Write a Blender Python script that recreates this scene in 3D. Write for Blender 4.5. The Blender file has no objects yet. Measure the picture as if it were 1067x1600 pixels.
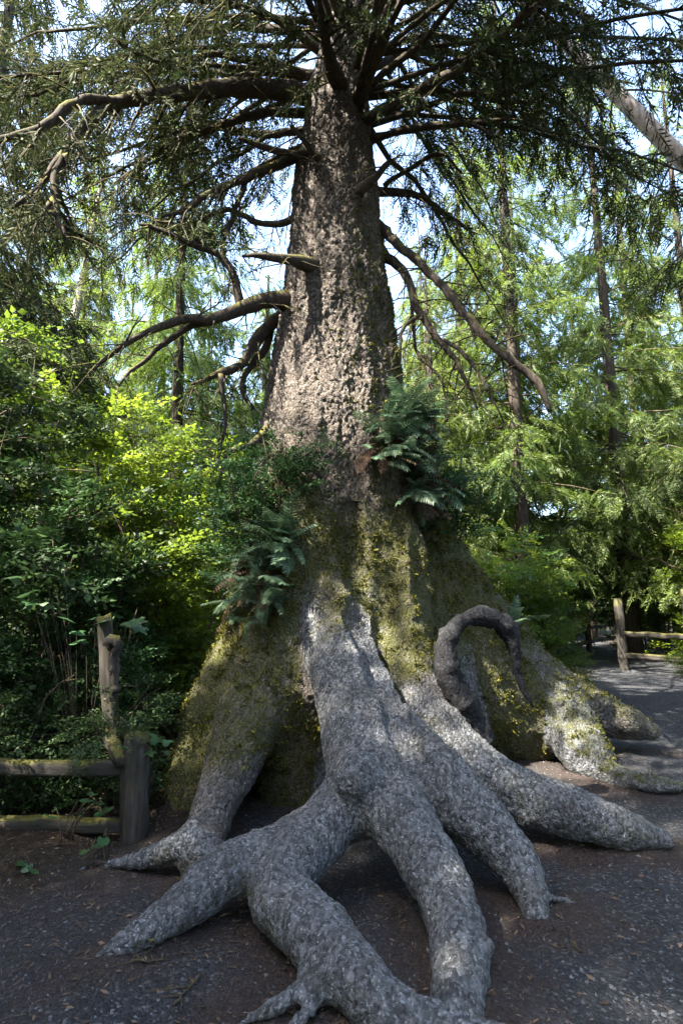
import bpy, math, time
import numpy as np
from mathutils import Vector
T0 = time.time()
sc = bpy.context.scene
# ------------------------------------------------------------------ camera
F_PX, CX, CY, EYE = 850.0, 533.5, 800.0, 1.6
TILT = math.radians(9.7)
cam = bpy.data.cameras.new('camera'); camo = bpy.data.objects.new('camera', cam)
sc.collection.objects.link(camo)
camo.location = (0, 0, EYE); camo.rotation_euler = (math.pi/2 + TILT, 0, 0)
cam.sensor_fit = 'VERTICAL'; cam.sensor_height = 36.0; cam.lens = F_PX/1600*36.0
cam.clip_start = 0.05; cam.clip_end = 1000
sc.camera = camo
# ------------------------------------------------------------------ sky + sun
SUN_EL = math.radians(52)
SUN_H = Vector((-0.83, -0.56)).normalized()
SUN = Vector((SUN_H.x*math.cos(SUN_EL), SUN_H.y*math.cos(SUN_EL), math.sin(SUN_EL)))
w = bpy.data.worlds.new('World'); sc.world = w; w.use_nodes = True
nt = w.node_tree; nt.nodes.clear()
sky = nt.nodes.new('ShaderNodeTexSky'); sky.sky_type = 'NISHITA'; sky.sun_disc = False
sky.sun_elevation = SUN_EL; sky.sun_rotation = math.atan2(SUN.x, SUN.y)
sky.air_density = 1.0; sky.dust_density = 2.2; sky.ozone_density = 1.3
bg = nt.nodes.new('ShaderNodeBackground'); bg.inputs[1].default_value = 0.13
wo = nt.nodes.new('ShaderNodeOutputWorld')
nt.links.new(sky.outputs[0], bg.inputs[0]); nt.links.new(bg.outputs[0], wo.inputs[0])
sl = bpy.data.lights.new('sun', 'SUN'); sl.energy = 5.0; sl.angle = math.radians(0.5); sl.color = (1.0, 0.93, 0.8)
slo = bpy.data.objects.new('sun', sl); sc.collection.objects.link(slo)
slo.rotation_euler = (-SUN).to_track_quat('-Z', 'Y').to_euler(); slo.location = (-20, -8, 30)
sc.view_settings.view_transform = 'Standard'; sc.view_settings.look = 'None'
sc.view_settings.gamma = 1.0; sc.view_settings.exposure = 3.15
sc.render.engine = 'CYCLES'
sc.cycles.use_denoising = True; sc.cycles.adaptive_threshold = 0.02
sc.cycles.max_bounces = 6; sc.cycles.diffuse_bounces = 3; sc.cycles.glossy_bounces = 2
sc.cycles.transmission_bounces = 3; sc.cycles.transparent_max_bounces = 4

# ------------------------------------------------------------------ geometry helpers
ct, st = math.cos(TILT), math.sin(TILT)
def ray(px, py):
    u, v = (px-CX)/F_PX, (CY-py)/F_PX
    return np.array([u, ct - v*st, st + v*ct])
def P(px, py, d):                       # the point seen at a photo pixel, d metres ahead of the camera
    r = ray(px, py); return np.array([0, 0, EYE]) + r*(d/r[1])
def G(px, py, z=0.0):                   # the point on level z seen at a photo pixel
    r = ray(px, py); return np.array([0, 0, EYE]) + r*((z-EYE)/r[2])
def RPX(p, rpx):                        # pixel radius -> metres at point p
    return rpx/F_PX*(p[1]*ct + (p[2]-EYE)*st)

col = sc.collection
def mesh_from(name, V, faces, smooth=False):
    """faces: list of int arrays (n,3) / (n,4)"""
    me = bpy.data.meshes.new(name)
    V = np.asarray(V, np.float32)
    me.vertices.add(len(V)); me.vertices.foreach_set('co', V.ravel())
    faces = [np.asarray(f, np.int32) for f in faces if len(f)]
    nl = sum(f.size for f in faces); npoly = sum(len(f) for f in faces)
    me.loops.add(nl); me.loops.foreach_set('vertex_index', np.concatenate([f.ravel() for f in faces]))
    tot = np.concatenate([np.full(len(f), f.shape[1], np.int32) for f in faces])
    me.polygons.add(npoly)
    me.polygons.foreach_set('loop_start', np.concatenate([[0], np.cumsum(tot)[:-1]]).astype(np.int32))
    if smooth: me.polygons.foreach_set('use_smooth', np.ones(npoly, bool))
    me.update(calc_edges=True)
    return me
def link(name, me, mat=None, parent=None, loc=None, rz=None, scale=None):
    o = bpy.data.objects.new(name, me); col.objects.link(o)
    if mat is not None and me is not None and not me.materials: me.materials.append(mat)
    if parent is not None: o.parent = parent
    if loc is not None: o.location = [float(c) for c in loc]
    if rz is not None: o.rotation_euler = (0, 0, rz)
    if scale is not None: o.scale = (scale,)*3 if np.isscalar(scale) else scale
    return o
def tag(o, label=None, cat=None, group=None, kind=None):
    if label: o['label'] = label
    if cat: o['category'] = cat
    if group: o['group'] = group
    if kind: o['kind'] = kind
    return o
class MB:
    def __init__(s): s.V = []; s.F3 = []; s.F4 = []; s.n = 0
    def add(s, V, F):
        V = np.asarray(V, np.float64).reshape(-1, 3); F = np.asarray(F)
        (s.F3 if F.shape[1] == 3 else s.F4).append(F + s.n); s.V.append(V); s.n += len(V)
    def mesh(s, name, smooth=False):
        fs = []
        if s.F4: fs.append(np.concatenate(s.F4))
        if s.F3: fs.append(np.concatenate(s.F3))
        return mesh_from(name, np.concatenate(s.V), fs, smooth)
def norm(v): return v/np.maximum(np.linalg.norm(v, axis=-1, keepdims=True), 1e-9)
def spline(pts, n):
    """Catmull-Rom through rows of pts (any columns) -> n samples"""
    p = np.asarray(pts, float)
    if len(p) == 2:
        t = np.linspace(0, 1, n)[:, None]; return p[0]*(1-t)+p[1]*t
    q = np.vstack([2*p[0]-p[1], p, 2*p[-1]-p[-2]])
    seg = np.linalg.norm(np.diff(p[:, :3], axis=0), axis=1); cum = np.concatenate([[0], np.cumsum(seg)])
    out = []
    for s in np.linspace(0, cum[-1]*0.99999, n):
        i = min(np.searchsorted(cum, s, 'right')-1, len(p)-2); t = (s-cum[i])/max(seg[i], 1e-9)
        a, b, c, d = q[i], q[i+1], q[i+2], q[i+3]
        out.append(.5*(2*b+(c-a)*t+(2*a-5*b+4*c-d)*t*t+(3*b-a-3*c+d)*t**3))
    return np.array(out)
def tube(pts, rad, sides=8, mb=None, jit=0.0, rng=None):
    p = np.asarray(pts, float); n = len(p); rad = np.broadcast_to(rad, (n,)).astype(float)
    tg = norm(np.gradient(p, axis=0))
    up = np.array([0, 0, 1.0]) if abs(tg[0, 2]) < .9 else np.array([0, 1.0, 0])
    a = np.arange(sides)/sides*2*math.pi
    V = np.zeros((n, sides, 3)); s = norm(np.cross(tg[0], up))
    for i in range(n):
        s = norm(s - tg[i]*np.dot(s, tg[i])); u = np.cross(tg[i], s)
        rr = rad[i]*(1 + (rng.normal(0, jit, sides) if jit else 0))
        V[i] = p[i] + (np.cos(a)*rr)[:, None]*s + (np.sin(a)*rr)[:, None]*u
    idx = np.arange(n*sides).reshape(n, sides)
    A, B = idx[:-1], idx[1:]
    F = np.stack([A, np.roll(A, -1, 1), np.roll(B, -1, 1), B], -1).reshape(-1, 4)
    VV = np.vstack([V.reshape(-1, 3), p[-1]+tg[-1]*rad[-1]*.6, p[0]-tg[0]*rad[0]*.2])
    T = np.stack([idx[-1], np.roll(idx[-1], -1), np.full(sides, n*sides)], -1)
    T2 = np.stack([np.roll(idx[0], -1), idx[0], np.full(sides, n*sides+1)], -1)
    if mb is not None:
        k = mb.n; mb.V.append(VV); mb.n += len(VV); mb.F4.append(F+k); mb.F3.append(np.vstack([T, T2])+k)
    return VV, F, np.vstack([T, T2])
def frames(d, roll, up=(0, 0, 1)):
    """rotation matrices whose x axis is d, z near up, rolled"""
    d = norm(d); up = np.broadcast_to(np.array(up, float), d.shape)
    y = norm(np.cross(up, d) + 1e-6); z = np.cross(d, y)
    c, s = np.cos(roll)[:, None], np.sin(roll)[:, None]
    return np.stack([d, y*c+z*s, z*c-y*s], -1)
def scatter(mb, templates, pos, R, scale, rng):
    k = rng.integers(0, len(templates), len(pos))
    for i, (V, F) in enumerate(templates):
        m = np.nonzero(k == i)[0]
        if not len(m): continue
        W = np.einsum('nij,vj->nvi', R[m], V)*np.asarray(scale)[m][:, None, None] + pos[m][:, None, :]
        FF = (F[None] + (np.arange(len(m))*len(V))[:, None, None]).reshape(-1, F.shape[1])
        mb.add(W.reshape(-1, 3), FF)
# ---- numpy noise
def _h(ix, iy, iz, s):
    h = (ix.astype(np.int64)*374761393 + iy.astype(np.int64)*668265263 + iz.astype(np.int64)*2147483647 + s*144665) & 0xffffffff
    h = ((h ^ (h >> 13))*1274126177) & 0xffffffff
    h = ((h ^ (h >> 16))*2246822519) & 0xffffffff
    return ((h ^ (h >> 15)) & 0xffffff)/float(0xffffff)
def vnoise(p, s=0):
    i = np.floor(p).astype(np.int64); f = p-i; f = f*f*(3-2*f); r = 0
    for dx in (0, 1):
        for dy in (0, 1):
            for dz in (0, 1):
                wgt = (f[:, 0] if dx else 1-f[:, 0])*(f[:, 1] if dy else 1-f[:, 1])*(f[:, 2] if dz else 1-f[:, 2])
                r = r + wgt*_h(i[:, 0]+dx, i[:, 1]+dy, i[:, 2]+dz, s)
    return r*2-1
def fbm(p, o=3, s=0):
    return sum(vnoise(p*2**k, s+k)*.5**k for k in range(o))
def worley(p, s=0):
    i = np.floor(p).astype(np.int64); f1 = np.full(len(p), 9., np.float32); f2 = f1.copy(); cid = np.zeros(len(p), np.float32); p = p.astype(np.float32)
    for dx in (-1, 0, 1):
        for dy in (-1, 0, 1):
            for dz in (-1, 0, 1):
                cx, cy, cz = i[:, 0]+dx, i[:, 1]+dy, i[:, 2]+dz
                h = cx*73856093 ^ cy*19349663 ^ cz*83492791 ^ (s*7919)
                h = (h*6364136223846793005 + 1442695040888963407); h = (h ^ (h >> 29))*-4658895280553007687; h = h ^ (h >> 32)
                g = [((h >> b) & 0xfff).astype(np.float32)*(1/4095.) for b in (0, 12, 24, 36)]
                d = np.sqrt((cx+g[0]-p[:, 0])**2+(cy+g[1]-p[:, 1])**2+(cz+g[2]-p[:, 2])**2).astype(np.float32)
                m = d < f1; f2 = np.where(m, f1, np.minimum(f2, d)); cid = np.where(m, g[3], cid); f1 = np.where(m, d, f1)
    return f1, f2, cid
def sstep(a, b, x):
    t = np.clip((x-a)/(b-a), 0, 1); return t*t*(3-2*t)

# ------------------------------------------------------------------ materials
def newmat(name):
    m = bpy.data.materials.new(name); m.use_nodes = True; t = m.node_tree; t.nodes.clear()
    return m, t
def N(t, kind, **kw):
    n = t.nodes.new(kind)
    for k, v in kw.items():
        if k == 'op': n.operation = v
        elif k.startswith('i_'): n.inputs[int(k[2:])].default_value = v
        else: setattr(n, k, v)
    return n
def ramp(t, fac, stops):
    r = t.nodes.new('ShaderNodeValToRGB'); e = r.color_ramp.elements
    while len(e) < len(stops): e.new(.5)
    for el, (p, c) in zip(e, stops): el.position = p; el.color = (*c, 1)
    t.links.new(fac, r.inputs[0]); return r.outputs[0]
def mixc(t, fac, a, b, mode='MIX'):
    m = t.nodes.new('ShaderNodeMix'); m.data_type = 'RGBA'; m.blend_type = mode
    for sock, v in ((m.inputs[0], fac), (m.inputs[6], a), (m.inputs[7], b)):
        if isinstance(v, (int, float)): sock.default_value = v
        elif isinstance(v, tuple): sock.default_value = (*v, 1)
        else: t.links.new(v, sock)
    return m.outputs[2]
def math_(t, op, a, b=None, c=None, clamp=False):
    m = t.nodes.new('ShaderNodeMath'); m.operation = op; m.use_clamp = clamp
    for i, v in enumerate((a, b, c)):
        if v is None: continue
        if isinstance(v, (int, float)): m.inputs[i].default_value = v
        else: t.links.new(v, m.inputs[i])
    return m.outputs[0]
def noise(t, vec, scale, detail=4, rough=.55):
    n = t.nodes.new('ShaderNodeTexNoise'); n.inputs['Scale'].default_value = scale
    n.inputs['Detail'].default_value = detail; n.inputs['Roughness'].default_value = rough
    if vec is not None: t.links.new(vec, n.inputs['Vector'])
    return n.outputs[0]
def voro(t, vec, scale, feature='F1'):
    n = t.nodes.new('ShaderNodeTexVoronoi'); n.inputs['Scale'].default_value = scale; n.feature = feature
    if vec is not None: t.links.new(vec, n.inputs['Vector'])
    return n
def finish(t, color, rough, height=None, bstr=.5, bdist=.02, spec=.3, normal=None):
    b = t.nodes.new('ShaderNodeBsdfPrincipled'); o = t.nodes.new('ShaderNodeOutputMaterial')
    if isinstance(color, tuple): b.inputs['Base Color'].default_value = (*color, 1)
    else: t.links.new(color, b.inputs['Base Color'])
    if isinstance(rough, (int, float)): b.inputs['Roughness'].default_value = rough
    else: t.links.new(rough, b.inputs['Roughness'])
    b.inputs['Specular IOR Level'].default_value = spec
    if height is not None:
        bp = t.nodes.new('ShaderNodeBump'); bp.inputs['Strength'].default_value = bstr; bp.inputs['Distance'].default_value = bdist
        t.links.new(height, bp.inputs['Height']); t.links.new(bp.outputs[0], b.inputs['Normal'])
    t.links.new(b.outputs[0], o.inputs[0]); return b

def mat_bark():
    m, t = newmat('spruce_bark'); tc = N(t, 'ShaderNodeTexCoord'); vec = tc.outputs['Object']
    at = N(t, 'ShaderNodeAttribute', attribute_name='mask'); sp = N(t, 'ShaderNodeSeparateColor'); t.links.new(at.outputs['Color'], sp.inputs[0])
    moss, wear, plate = sp.outputs[0], sp.outputs[1], sp.outputs[2]
    mp = N(t, 'ShaderNodeMapping'); mp.inputs['Scale'].default_value = (1, 1, .6); t.links.new(vec, mp.inputs[0])
    n1 = noise(t, vec, 3.0, 5); n2 = noise(t, mp.outputs[0], 45, 6, .65); n3 = noise(t, vec, 160, 3)
    wv = N(t, 'ShaderNodeVectorMath', operation='MULTIPLY_ADD'); nz = N(t, 'ShaderNodeTexNoise'); nz.inputs['Scale'].default_value = 30; t.links.new(vec, nz.inputs['Vector']); t.links.new(nz.outputs['Color'], wv.inputs[0]); wv.inputs[1].default_value = (.04, .04, .04); t.links.new(mp.outputs[0], wv.inputs[2])
    v1 = voro(t, wv.outputs[0], 54); v2 = voro(t, wv.outputs[0], 90)
    vs = N(t, 'ShaderNodeSeparateColor'); t.links.new(v1.outputs['Color'], vs.inputs[0])
    bark = ramp(t, n2, [(.30, (.030, .021, .015)), (.5, (.105, .077, .058)), (.70, (.24, .18, .142))])
    bark = mixc(t, math_(t, 'MULTIPLY', plate, .4), bark, (.22, .185, .168))
    bark = mixc(t, math_(t, 'MULTIPLY', math_(t, 'GREATER_THAN', vs.outputs[0], .6), .5), bark, (.29, .235, .20))
    bark = mixc(t, math_(t, 'MULTIPLY', math_(t, 'LESS_THAN', vs.outputs[1], .35), .55), bark, (.05, .04, .034))
    bark = mixc(t, math_(t, 'MULTIPLY', n1, .35), bark, (.10, .10, .085))
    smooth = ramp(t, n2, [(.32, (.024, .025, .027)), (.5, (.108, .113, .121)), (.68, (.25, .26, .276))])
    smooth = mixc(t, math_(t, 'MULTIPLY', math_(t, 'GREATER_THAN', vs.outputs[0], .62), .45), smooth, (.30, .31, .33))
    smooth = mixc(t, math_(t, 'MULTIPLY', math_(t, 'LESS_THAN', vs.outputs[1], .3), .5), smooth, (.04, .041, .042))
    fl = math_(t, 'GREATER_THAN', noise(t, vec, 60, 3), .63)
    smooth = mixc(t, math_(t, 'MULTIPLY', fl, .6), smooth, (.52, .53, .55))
    grime = math_(t, 'MULTIPLY', math_(t, 'SUBTRACT', noise(t, vec, 5, 5, .65), .48, clamp=True), 3.5, clamp=True)
    smooth = mixc(t, math_(t, 'MULTIPLY', grime, .6), smooth, (.058, .052, .042))
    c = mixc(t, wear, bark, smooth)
    mossc = ramp(t, noise(t, vec, 60, 5, .7), [(.28, (.018, .020, .005)), (.5, (.066, .068, .013)), (.75, (.16, .155, .032))])
    mm = math_(t, 'ADD', math_(t, 'MULTIPLY', moss, 1.7), math_(t, 'MULTIPLY', math_(t, 'SUBTRACT', noise(t, vec, 12, 7, .75), .5), 3.4))
    mm = math_(t, 'SUBTRACT', mm, .5, clamp=True); mm = math_(t, 'SMOOTH_MIN', mm, 1.0, .1)
    mm = math_(t, 'MULTIPLY', mm, math_(t, 'GREATER_THAN', moss, .02))
    c = mixc(t, mm, c, mossc)
    h = math_(t, 'ADD', math_(t, 'MULTIPLY', n2, .8), math_(t, 'MULTIPLY', v1.outputs['Distance'], -.9)); h = math_(t, 'ADD', h, math_(t, 'MULTIPLY', vs.outputs[2], .5))
    h = math_(t, 'ADD', h, math_(t, 'MULTIPLY', n3, .5))
    h = math_(t, 'MULTIPLY', h, math_(t, 'MULTIPLY_ADD', wear, -.25, 1.0))
    finish(t, c, .66, h, 1.0, .04, .35); return m
def mat_simple_bark(name, stops, moss=0.0, scale=30, stretch=.35):
    m, t = newmat(name); tc = N(t, 'ShaderNodeTexCoord'); vec = tc.outputs['Object']
    mp = N(t, 'ShaderNodeMapping'); mp.inputs['Scale'].default_value = (1, 1, stretch); t.links.new(vec, mp.inputs[0])
    n2 = noise(t, mp.outputs[0], scale, 6, .65); c = ramp(t, n2, stops)
    if moss > 0:
        g = N(t, 'ShaderNodeNewGeometry'); sx = N(t, 'ShaderNodeSeparateXYZ'); t.links.new(g.outputs['Normal'], sx.inputs[0])
        mk = math_(t, 'ADD', math_(t, 'MULTIPLY', sx.outputs[2], .8), math_(t, 'MULTIPLY', math_(t, 'SUBTRACT', noise(t, vec, 6, 4), .5), 1.8))
        mk = math_(t, 'MULTIPLY', math_(t, 'SUBTRACT', mk, .15, clamp=True), moss*2.2, clamp=True)
        mc = ramp(t, noise(t, vec, 80, 4), [(.3, (.035, .032, .009)), (.7, (.13, .125, .03))])
        c = mixc(t, mk, c, mc)
    finish(t, c, .9, n2, .8, .015, .15); return m
def mat_leaf(name, a, b, c, trans=.4, rough=.5, spec=.35):
    m, t = newmat(name); g = N(t, 'ShaderNodeNewGeometry'); oi = N(t, 'ShaderNodeObjectInfo')
    colr = ramp(t, g.outputs['Random Per Island'], [(.0, a), (.5, b), (1, c)])
    hs = N(t, 'ShaderNodeHueSaturation'); t.links.new(colr, hs.inputs['Color'])
    t.links.new(math_(t, 'MULTIPLY_ADD', oi.outputs['Random'], .04, .48), hs.inputs['Hue'])
    t.links.new(math_(t, 'MULTIPLY_ADD', oi.outputs['Random'], .35, .82), hs.inputs['Value'])
    p = N(t, 'ShaderNodeBsdfPrincipled'); p.inputs['Roughness'].default_value = rough; p.inputs['Specular IOR Level'].default_value = spec
    t.links.new(hs.outputs[0], p.inputs['Base Color'])
    tr = N(t, 'ShaderNodeBsdfTranslucent')
    t.links.new(mixc(t, .5, hs.outputs[0], (.30, .42, .04), 'MIX') if trans > .3 else hs.outputs[0], tr.inputs[0])
    mx = N(t, 'ShaderNodeMixShader'); mx.inputs[0].default_value = trans
    t.links.new(p.outputs[0], mx.inputs[1]); t.links.new(tr.outputs[0], mx.inputs[2])
    o = N(t, 'ShaderNodeOutputMaterial'); t.links.new(mx.outputs[0], o.inputs[0]); return m

M_BARK = mat_bark()
M_BRANCH = mat_simple_bark('mossy_branch_bark', [(.3, (.022, .018, .015)), (.6, (.06, .048, .04)), (.8, (.11, .09, .075))], .9)
M_DEAD = mat_simple_bark('dark_dead_wood', [(.3, (.006, .006, .007)), (.55, (.022, .022, .024)), (.8, (.10, .10, .105))], 0, 55, .8)
M_TRUNK = mat_simple_bark('conifer_bark', [(.3, (.02, .016, .013)), (.55, (.05, .04, .033)), (.8, (.10, .082, .07))], .2, 14)
M_PALE = mat_simple_bark('pale_bark', [(.3, (.14, .11, .095)), (.55, (.32, .27, .24)), (.8, (.5, .44, .4))], .1, 12)
M_STEM = mat_simple_bark('stem_bark', [(.3, (.03, .024, .018)), (.6, (.085, .065, .05)), (.8, (.15, .12, .09))], .3)
M_TIMBER = mat_simple_bark('weathered_timber', [(.3, (.022, .02, .017)), (.55, (.052, .046, .039)), (.8, (.11, .098, .085))], .7, 22, .12)
M_NEEDLE = mat_leaf('spruce_needles', (.022, .034, .014), (.045, .062, .022), (.085, .085, .036), .25, .65, .12)
M_FARNEEDLE = mat_leaf('forest_needles', (.034, .066, .018), (.065, .105, .026), (.125, .155, .042), .38, .55)
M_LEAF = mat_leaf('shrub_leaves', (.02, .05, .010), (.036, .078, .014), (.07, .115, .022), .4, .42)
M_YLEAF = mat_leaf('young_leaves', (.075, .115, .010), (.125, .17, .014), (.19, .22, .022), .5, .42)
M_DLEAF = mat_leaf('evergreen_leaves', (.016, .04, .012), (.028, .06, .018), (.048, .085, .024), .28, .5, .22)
M_FERN = mat_leaf('fern_fronds', (.045, .085, .045), (.07, .12, .065), (.12, .18, .105), .28, .5, .35)
M_DFERN = mat_leaf('dead_fronds', (.025, .017, .010), (.045, .030, .018), (.075, .052, .03), .15, .8, .1)
M_BIGLEAF = mat_leaf('broad_leaves', (.028, .07, .026), (.04, .09, .034), (.058, .12, .044), .3, .4, .4)

# ------------------------------------------------------------------ the great spruce: root and trunk skeleton
TD = 6.0
def chain(lst):
    out = []
    for px, py, d, r in lst:
        p = P(px, py, d); rr = RPX(p, r)
        if r < 16 and p[2] < rr*.45 and p[2] > -.3: p = G(px, py, rr*.5+.045)      # thin root tips lie on the ground
        out.append((*p, rr))
    return np.array(out)
tr = chain([(540, 0, TD, 37), (527, 150, TD, 45), (526, 250, TD, 56), (525, 400, TD, 75), (524, 550, TD, 96), (524, 700, TD, 116),
            (534, 800, TD, 124), (540, 880, TD, 138), (545, 960, TD, 156)])
tr = np.vstack([[tr[0, 0]+.05, TD, 13.2, tr[0, 3]*.86], tr, [tr[-1, 0], TD+.1, .6, 1.3], [tr[-1, 0], TD+.1, -.3, 1.38]])
CH = [('trunk', spline(tr, 22), .25)]
RS = .88
def root(lst, n=10, k=.10, rs=RS):
    c = spline(chain(lst), n); c[:, 3] *= rs; CH.append(('root', c, k))
root([(478, 740, 5.6, 62), (462, 860, 5.4, 62), (428, 1010, 5.0, 62), (398, 1110, 4.65, 58), (355, 1210, 4.25, 46), (322, 1300, 3.85, 38), (318, 1350, 3.5, 40)], 12, .12)     # left buttress
root([(470, 800, 6.0, 70), (445, 880, 5.8, 74), (402, 1000, 5.4, 58), (352, 1110, 5.0, 64), (318, 1210, 4.7, 54), (296, 1290, 4.5, 40)], 10, .22, .95)                       # far left flank
root([(505, 760, 5.55, 50), (512, 860, 5.3, 52), (528, 960, 4.95, 54), (545, 1050, 4.5, 66), (572, 1140, 4.05, 80), (585, 1215, 3.7, 78)], 10, .10)                      # central ridge
root([(575, 1235, 3.62, 66), (520, 1275, 3.5, 50), (440, 1325, 3.3, 42), (350, 1365, 3.12, 44), (275, 1425, 2.93, 36), (200, 1475, 2.78, 27), (150, 1503, 2.72, 15), (112, 1524, 2.7, 7)], 15, .07)
root([(318, 1330, 3.5, 30), (285, 1322, 3.5, 24), (235, 1340, 3.55, 18), (172, 1352, 3.58, 12)], 8, .05)
root([(500, 1310, 3.35, 42), (455, 1350, 3.15, 48), (430, 1393, 3.0, 50), (488, 1450, 2.76, 54), (553, 1530, 2.5, 54), (618, 1582, 2.38, 44), (690, 1600, 2.34, 22), (790, 1612, 2.3, 12)], 16, .07)
root([(575, 1230, 3.6, 62), (622, 1275, 3.4, 56), (665, 1335, 3.16, 54), (705, 1420, 2.9, 52), (722, 1500, 2.66, 54), (718, 1575, 2.46, 50)], 12, .07)
root([(600, 1150, 3.95, 66), (665, 1205, 3.72, 62), (725, 1260, 3.55, 54), (785, 1320, 3.42, 44), (822, 1378, 3.27, 29), (842, 1435, 3.1, 18)], 12, .07)
root([(610, 800, 5.6, 55), (622, 930, 5.25, 52), (645, 1050, 4.85, 46), (672, 1120, 4.55, 50), (730, 1190, 4.28, 48), (805, 1238, 4.12, 46), (900, 1272, 3.98, 44), (985, 1298, 3.9, 32), (1038, 1312, 3.9, 15)], 14, .07)
root([(596, 740, 6.0, 62), (644, 856, 6.05, 64), (712, 942, 6.2, 62), (780, 1012, 6.35, 54), (838, 1067, 6.4, 45), (912, 1106, 6.4, 36), (972, 1128, 6.4, 26), (1018, 1142, 6.4, 13)], 14, .16, 1.0)
root([(870, 1090, 6.2, 40), (890, 1130, 5.95, 44), (915, 1180, 5.6, 44), (945, 1212, 5.42, 28), (1010, 1224, 5.25, 13), (1064, 1229, 5.2, 7)], 12, .09)
root([(500, 1480, 2.66, 20), (478, 1535, 2.5, 17), (438, 1568, 2.43, 14), (395, 1590, 2.4, 10), (345, 1608, 2.38, 5)], 10, .05)
root([(505, 1540, 2.48, 20), (480, 1580, 2.40, 14), (455, 1605, 2.35, 9)], 6, .04)
root([(820, 1380, 3.3, 14), (850, 1400, 3.22, 10), (893, 1408, 3.22, 6)], 6, .03)
root([(475, 900, 5.45, 64), (472, 1050, 5.0, 60), (462, 1160, 4.95, 56), (455, 1240, 4.85, 44)], 8, .2, 1.0)       # mossy wall behind the hollow
root([(660, 930, 6.1, 70), (735, 1050, 6.3, 86), (790, 1120, 6.4, 74), (840, 1160, 6.45, 50)], 8, .2, 1.0)           # dark wall under the right flank
BUMPS = [(556, 1212, 3.42, 33), (692, 1122, 4.36, 24), (764, 1478, 2.64, 15), (935, 1095, 6.2, 14), (300, 1300, 3.55, 16), (985, 1125, 6.15, 20)]
def cone_d(p, a, b):
    ba = b[:3]-a[:3]; t = np.clip((p-a[:3])@ba/max(ba@ba, 1e-9), 0, 1)
    return np.linalg.norm(p-a[:3]-t[..., None]*ba, axis=-1) - (a[3]+(b[3]-a[3])*t)
def chain_d(p, c):
    d = np.full(p.shape[:-1], 1e3)
    for a, b in zip(c[:-1], c[1:]): d = np.minimum(d, cone_d(p, a, b))
    return d
def smin(a, b, k):
    h = np.maximum(k-np.abs(a-b), 0)/k; return np.minimum(a, b)-h*h*k*.25
H = .03
LO = np.array([-2.6, 2.05, -.27]); HI = np.array([4.3, 8.1, 11.9])
DIM = np.ceil((HI-LO)/H).astype(int)
ax = [LO[i]+np.arange(DIM[i])*H for i in range(3)]
SD = np.full(DIM, 1.0, np.float32)
def stamp(c, k, seg=True):
    """smooth-union a chain into the grid, piecewise in z so boxes stay small"""
    lo = (c[:, :3]-c[:, 3:4]).min(0)-.35; hi = (c[:, :3]+c[:, 3:4]).max(0)+.35
    i0 = np.clip(((lo-LO)/H).astype(int), 0, DIM); i1 = np.clip(((hi-LO)/H).astype(int)+1, 0, DIM)
    z = i0[2]
    while z < i1[2]:
        z2 = min(z+24, i1[2]); zl, zh = ax[2][z]-.35, ax[2][z2-1]+.35
        keep = [(a, b) for a, b in zip(c[:-1], c[1:]) if max(a[2]+a[3], b[2]+b[3]) > zl and min(a[2]-a[3], b[2]-b[3]) < zh]
        if keep:
            q = np.array([x for ab in keep for x in ab])
            l2 = (q[:, :3]-q[:, 3:4]).min(0)-.35; h2 = (q[:, :3]+q[:, 3:4]).max(0)+.35
            j0 = np.clip(((l2-LO)/H).astype(int), i0, i1); j1 = np.clip(((h2-LO)/H).astype(int)+1, i0, i1)
            X, Y, Z = np.meshgrid(ax[0][j0[0]:j1[0]], ax[1][j0[1]:j1[1]], ax[2][z:z2], indexing='ij')
            p = np.stack([X, Y, Z], -1).astype(np.float32)
            if p.size:
                d = np.full(p.shape[:-1], 1e3, np.float32)
                for a, b in keep: d = np.minimum(d, cone_d(p, a.astype(np.float32), b.astype(np.float32)))
                s = SD[j0[0]:j1[0], j0[1]:j1[1], z:z2]
                s[...] = smin(s, d, k)
        z = z2
for nm, c, k in CH: stamp(c, k)
for b in BUMPS:
    q = chain([b, (b[0]+2, b[1]+2, b[2], b[3])]); stamp(q, .05)
# hollows between the roots (carved out of the flare)
def carve(px, py, d, r, k=.12, squash=(1, 1, 1)):
    c = P(px, py, d); r = RPX(c, r)
    i0 = np.clip(((c-r*2-LO)/H).astype(int), 0, DIM); i1 = np.clip(((c+r*2-LO)/H).astype(int), 0, DIM)
    X, Y, Z = np.meshgrid(*[ax[i][i0[i]:i1[i]] for i in range(3)], indexing='ij')
    d_ = np.sqrt(((X-c[0])/squash[0])**2+((Y-c[1])/squash[1])**2+((Z-c[2])/squash[2])**2)-r
    s = SD[i0[0]:i1[0], i0[1]:i1[1], i0[2]:i1[2]]; s[...] = -smin(-s, d_.astype(np.float32), k)
carve(442, 1270, 4.45, 36); carve(780, 1140, 5.3, 46, .15)
def on_trunk(px, py):
    """first point of the trunk's skin along a photo ray"""
    r = norm(ray(px, py)); s = 2.0
    for _ in range(80):
        p = np.array([0, 0, EYE])+r*s; d = min(float(chain_d(p[None], c)[0]) for nm, c, k in CH)
        if d < .01: break
        s += max(d*.8, .005)
        if s > 14: return None
    return p
for i in range(15):                     # folds between the ridges
    u = i/14
    for (x0, y0, x1, y1, r) in ((548, 800, 572, 960, 10), (572, 960, 606, 1060, 14), (606, 1060, 650, 1170, 10), (660, 800, 700, 1000, 10), (430, 900, 385, 1080, 8)):
        g_ = on_trunk(x0+(x1-x0)*u+4*math.sin(i*1.7), y0+(y1-y0)*u)
        if g_ is not None: carve(x0+(x1-x0)*u+4*math.sin(i*1.7), y0+(y1-y0)*u, g_[1]-.02, r, .2)
print('sdf', time.time()-T0)
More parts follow.
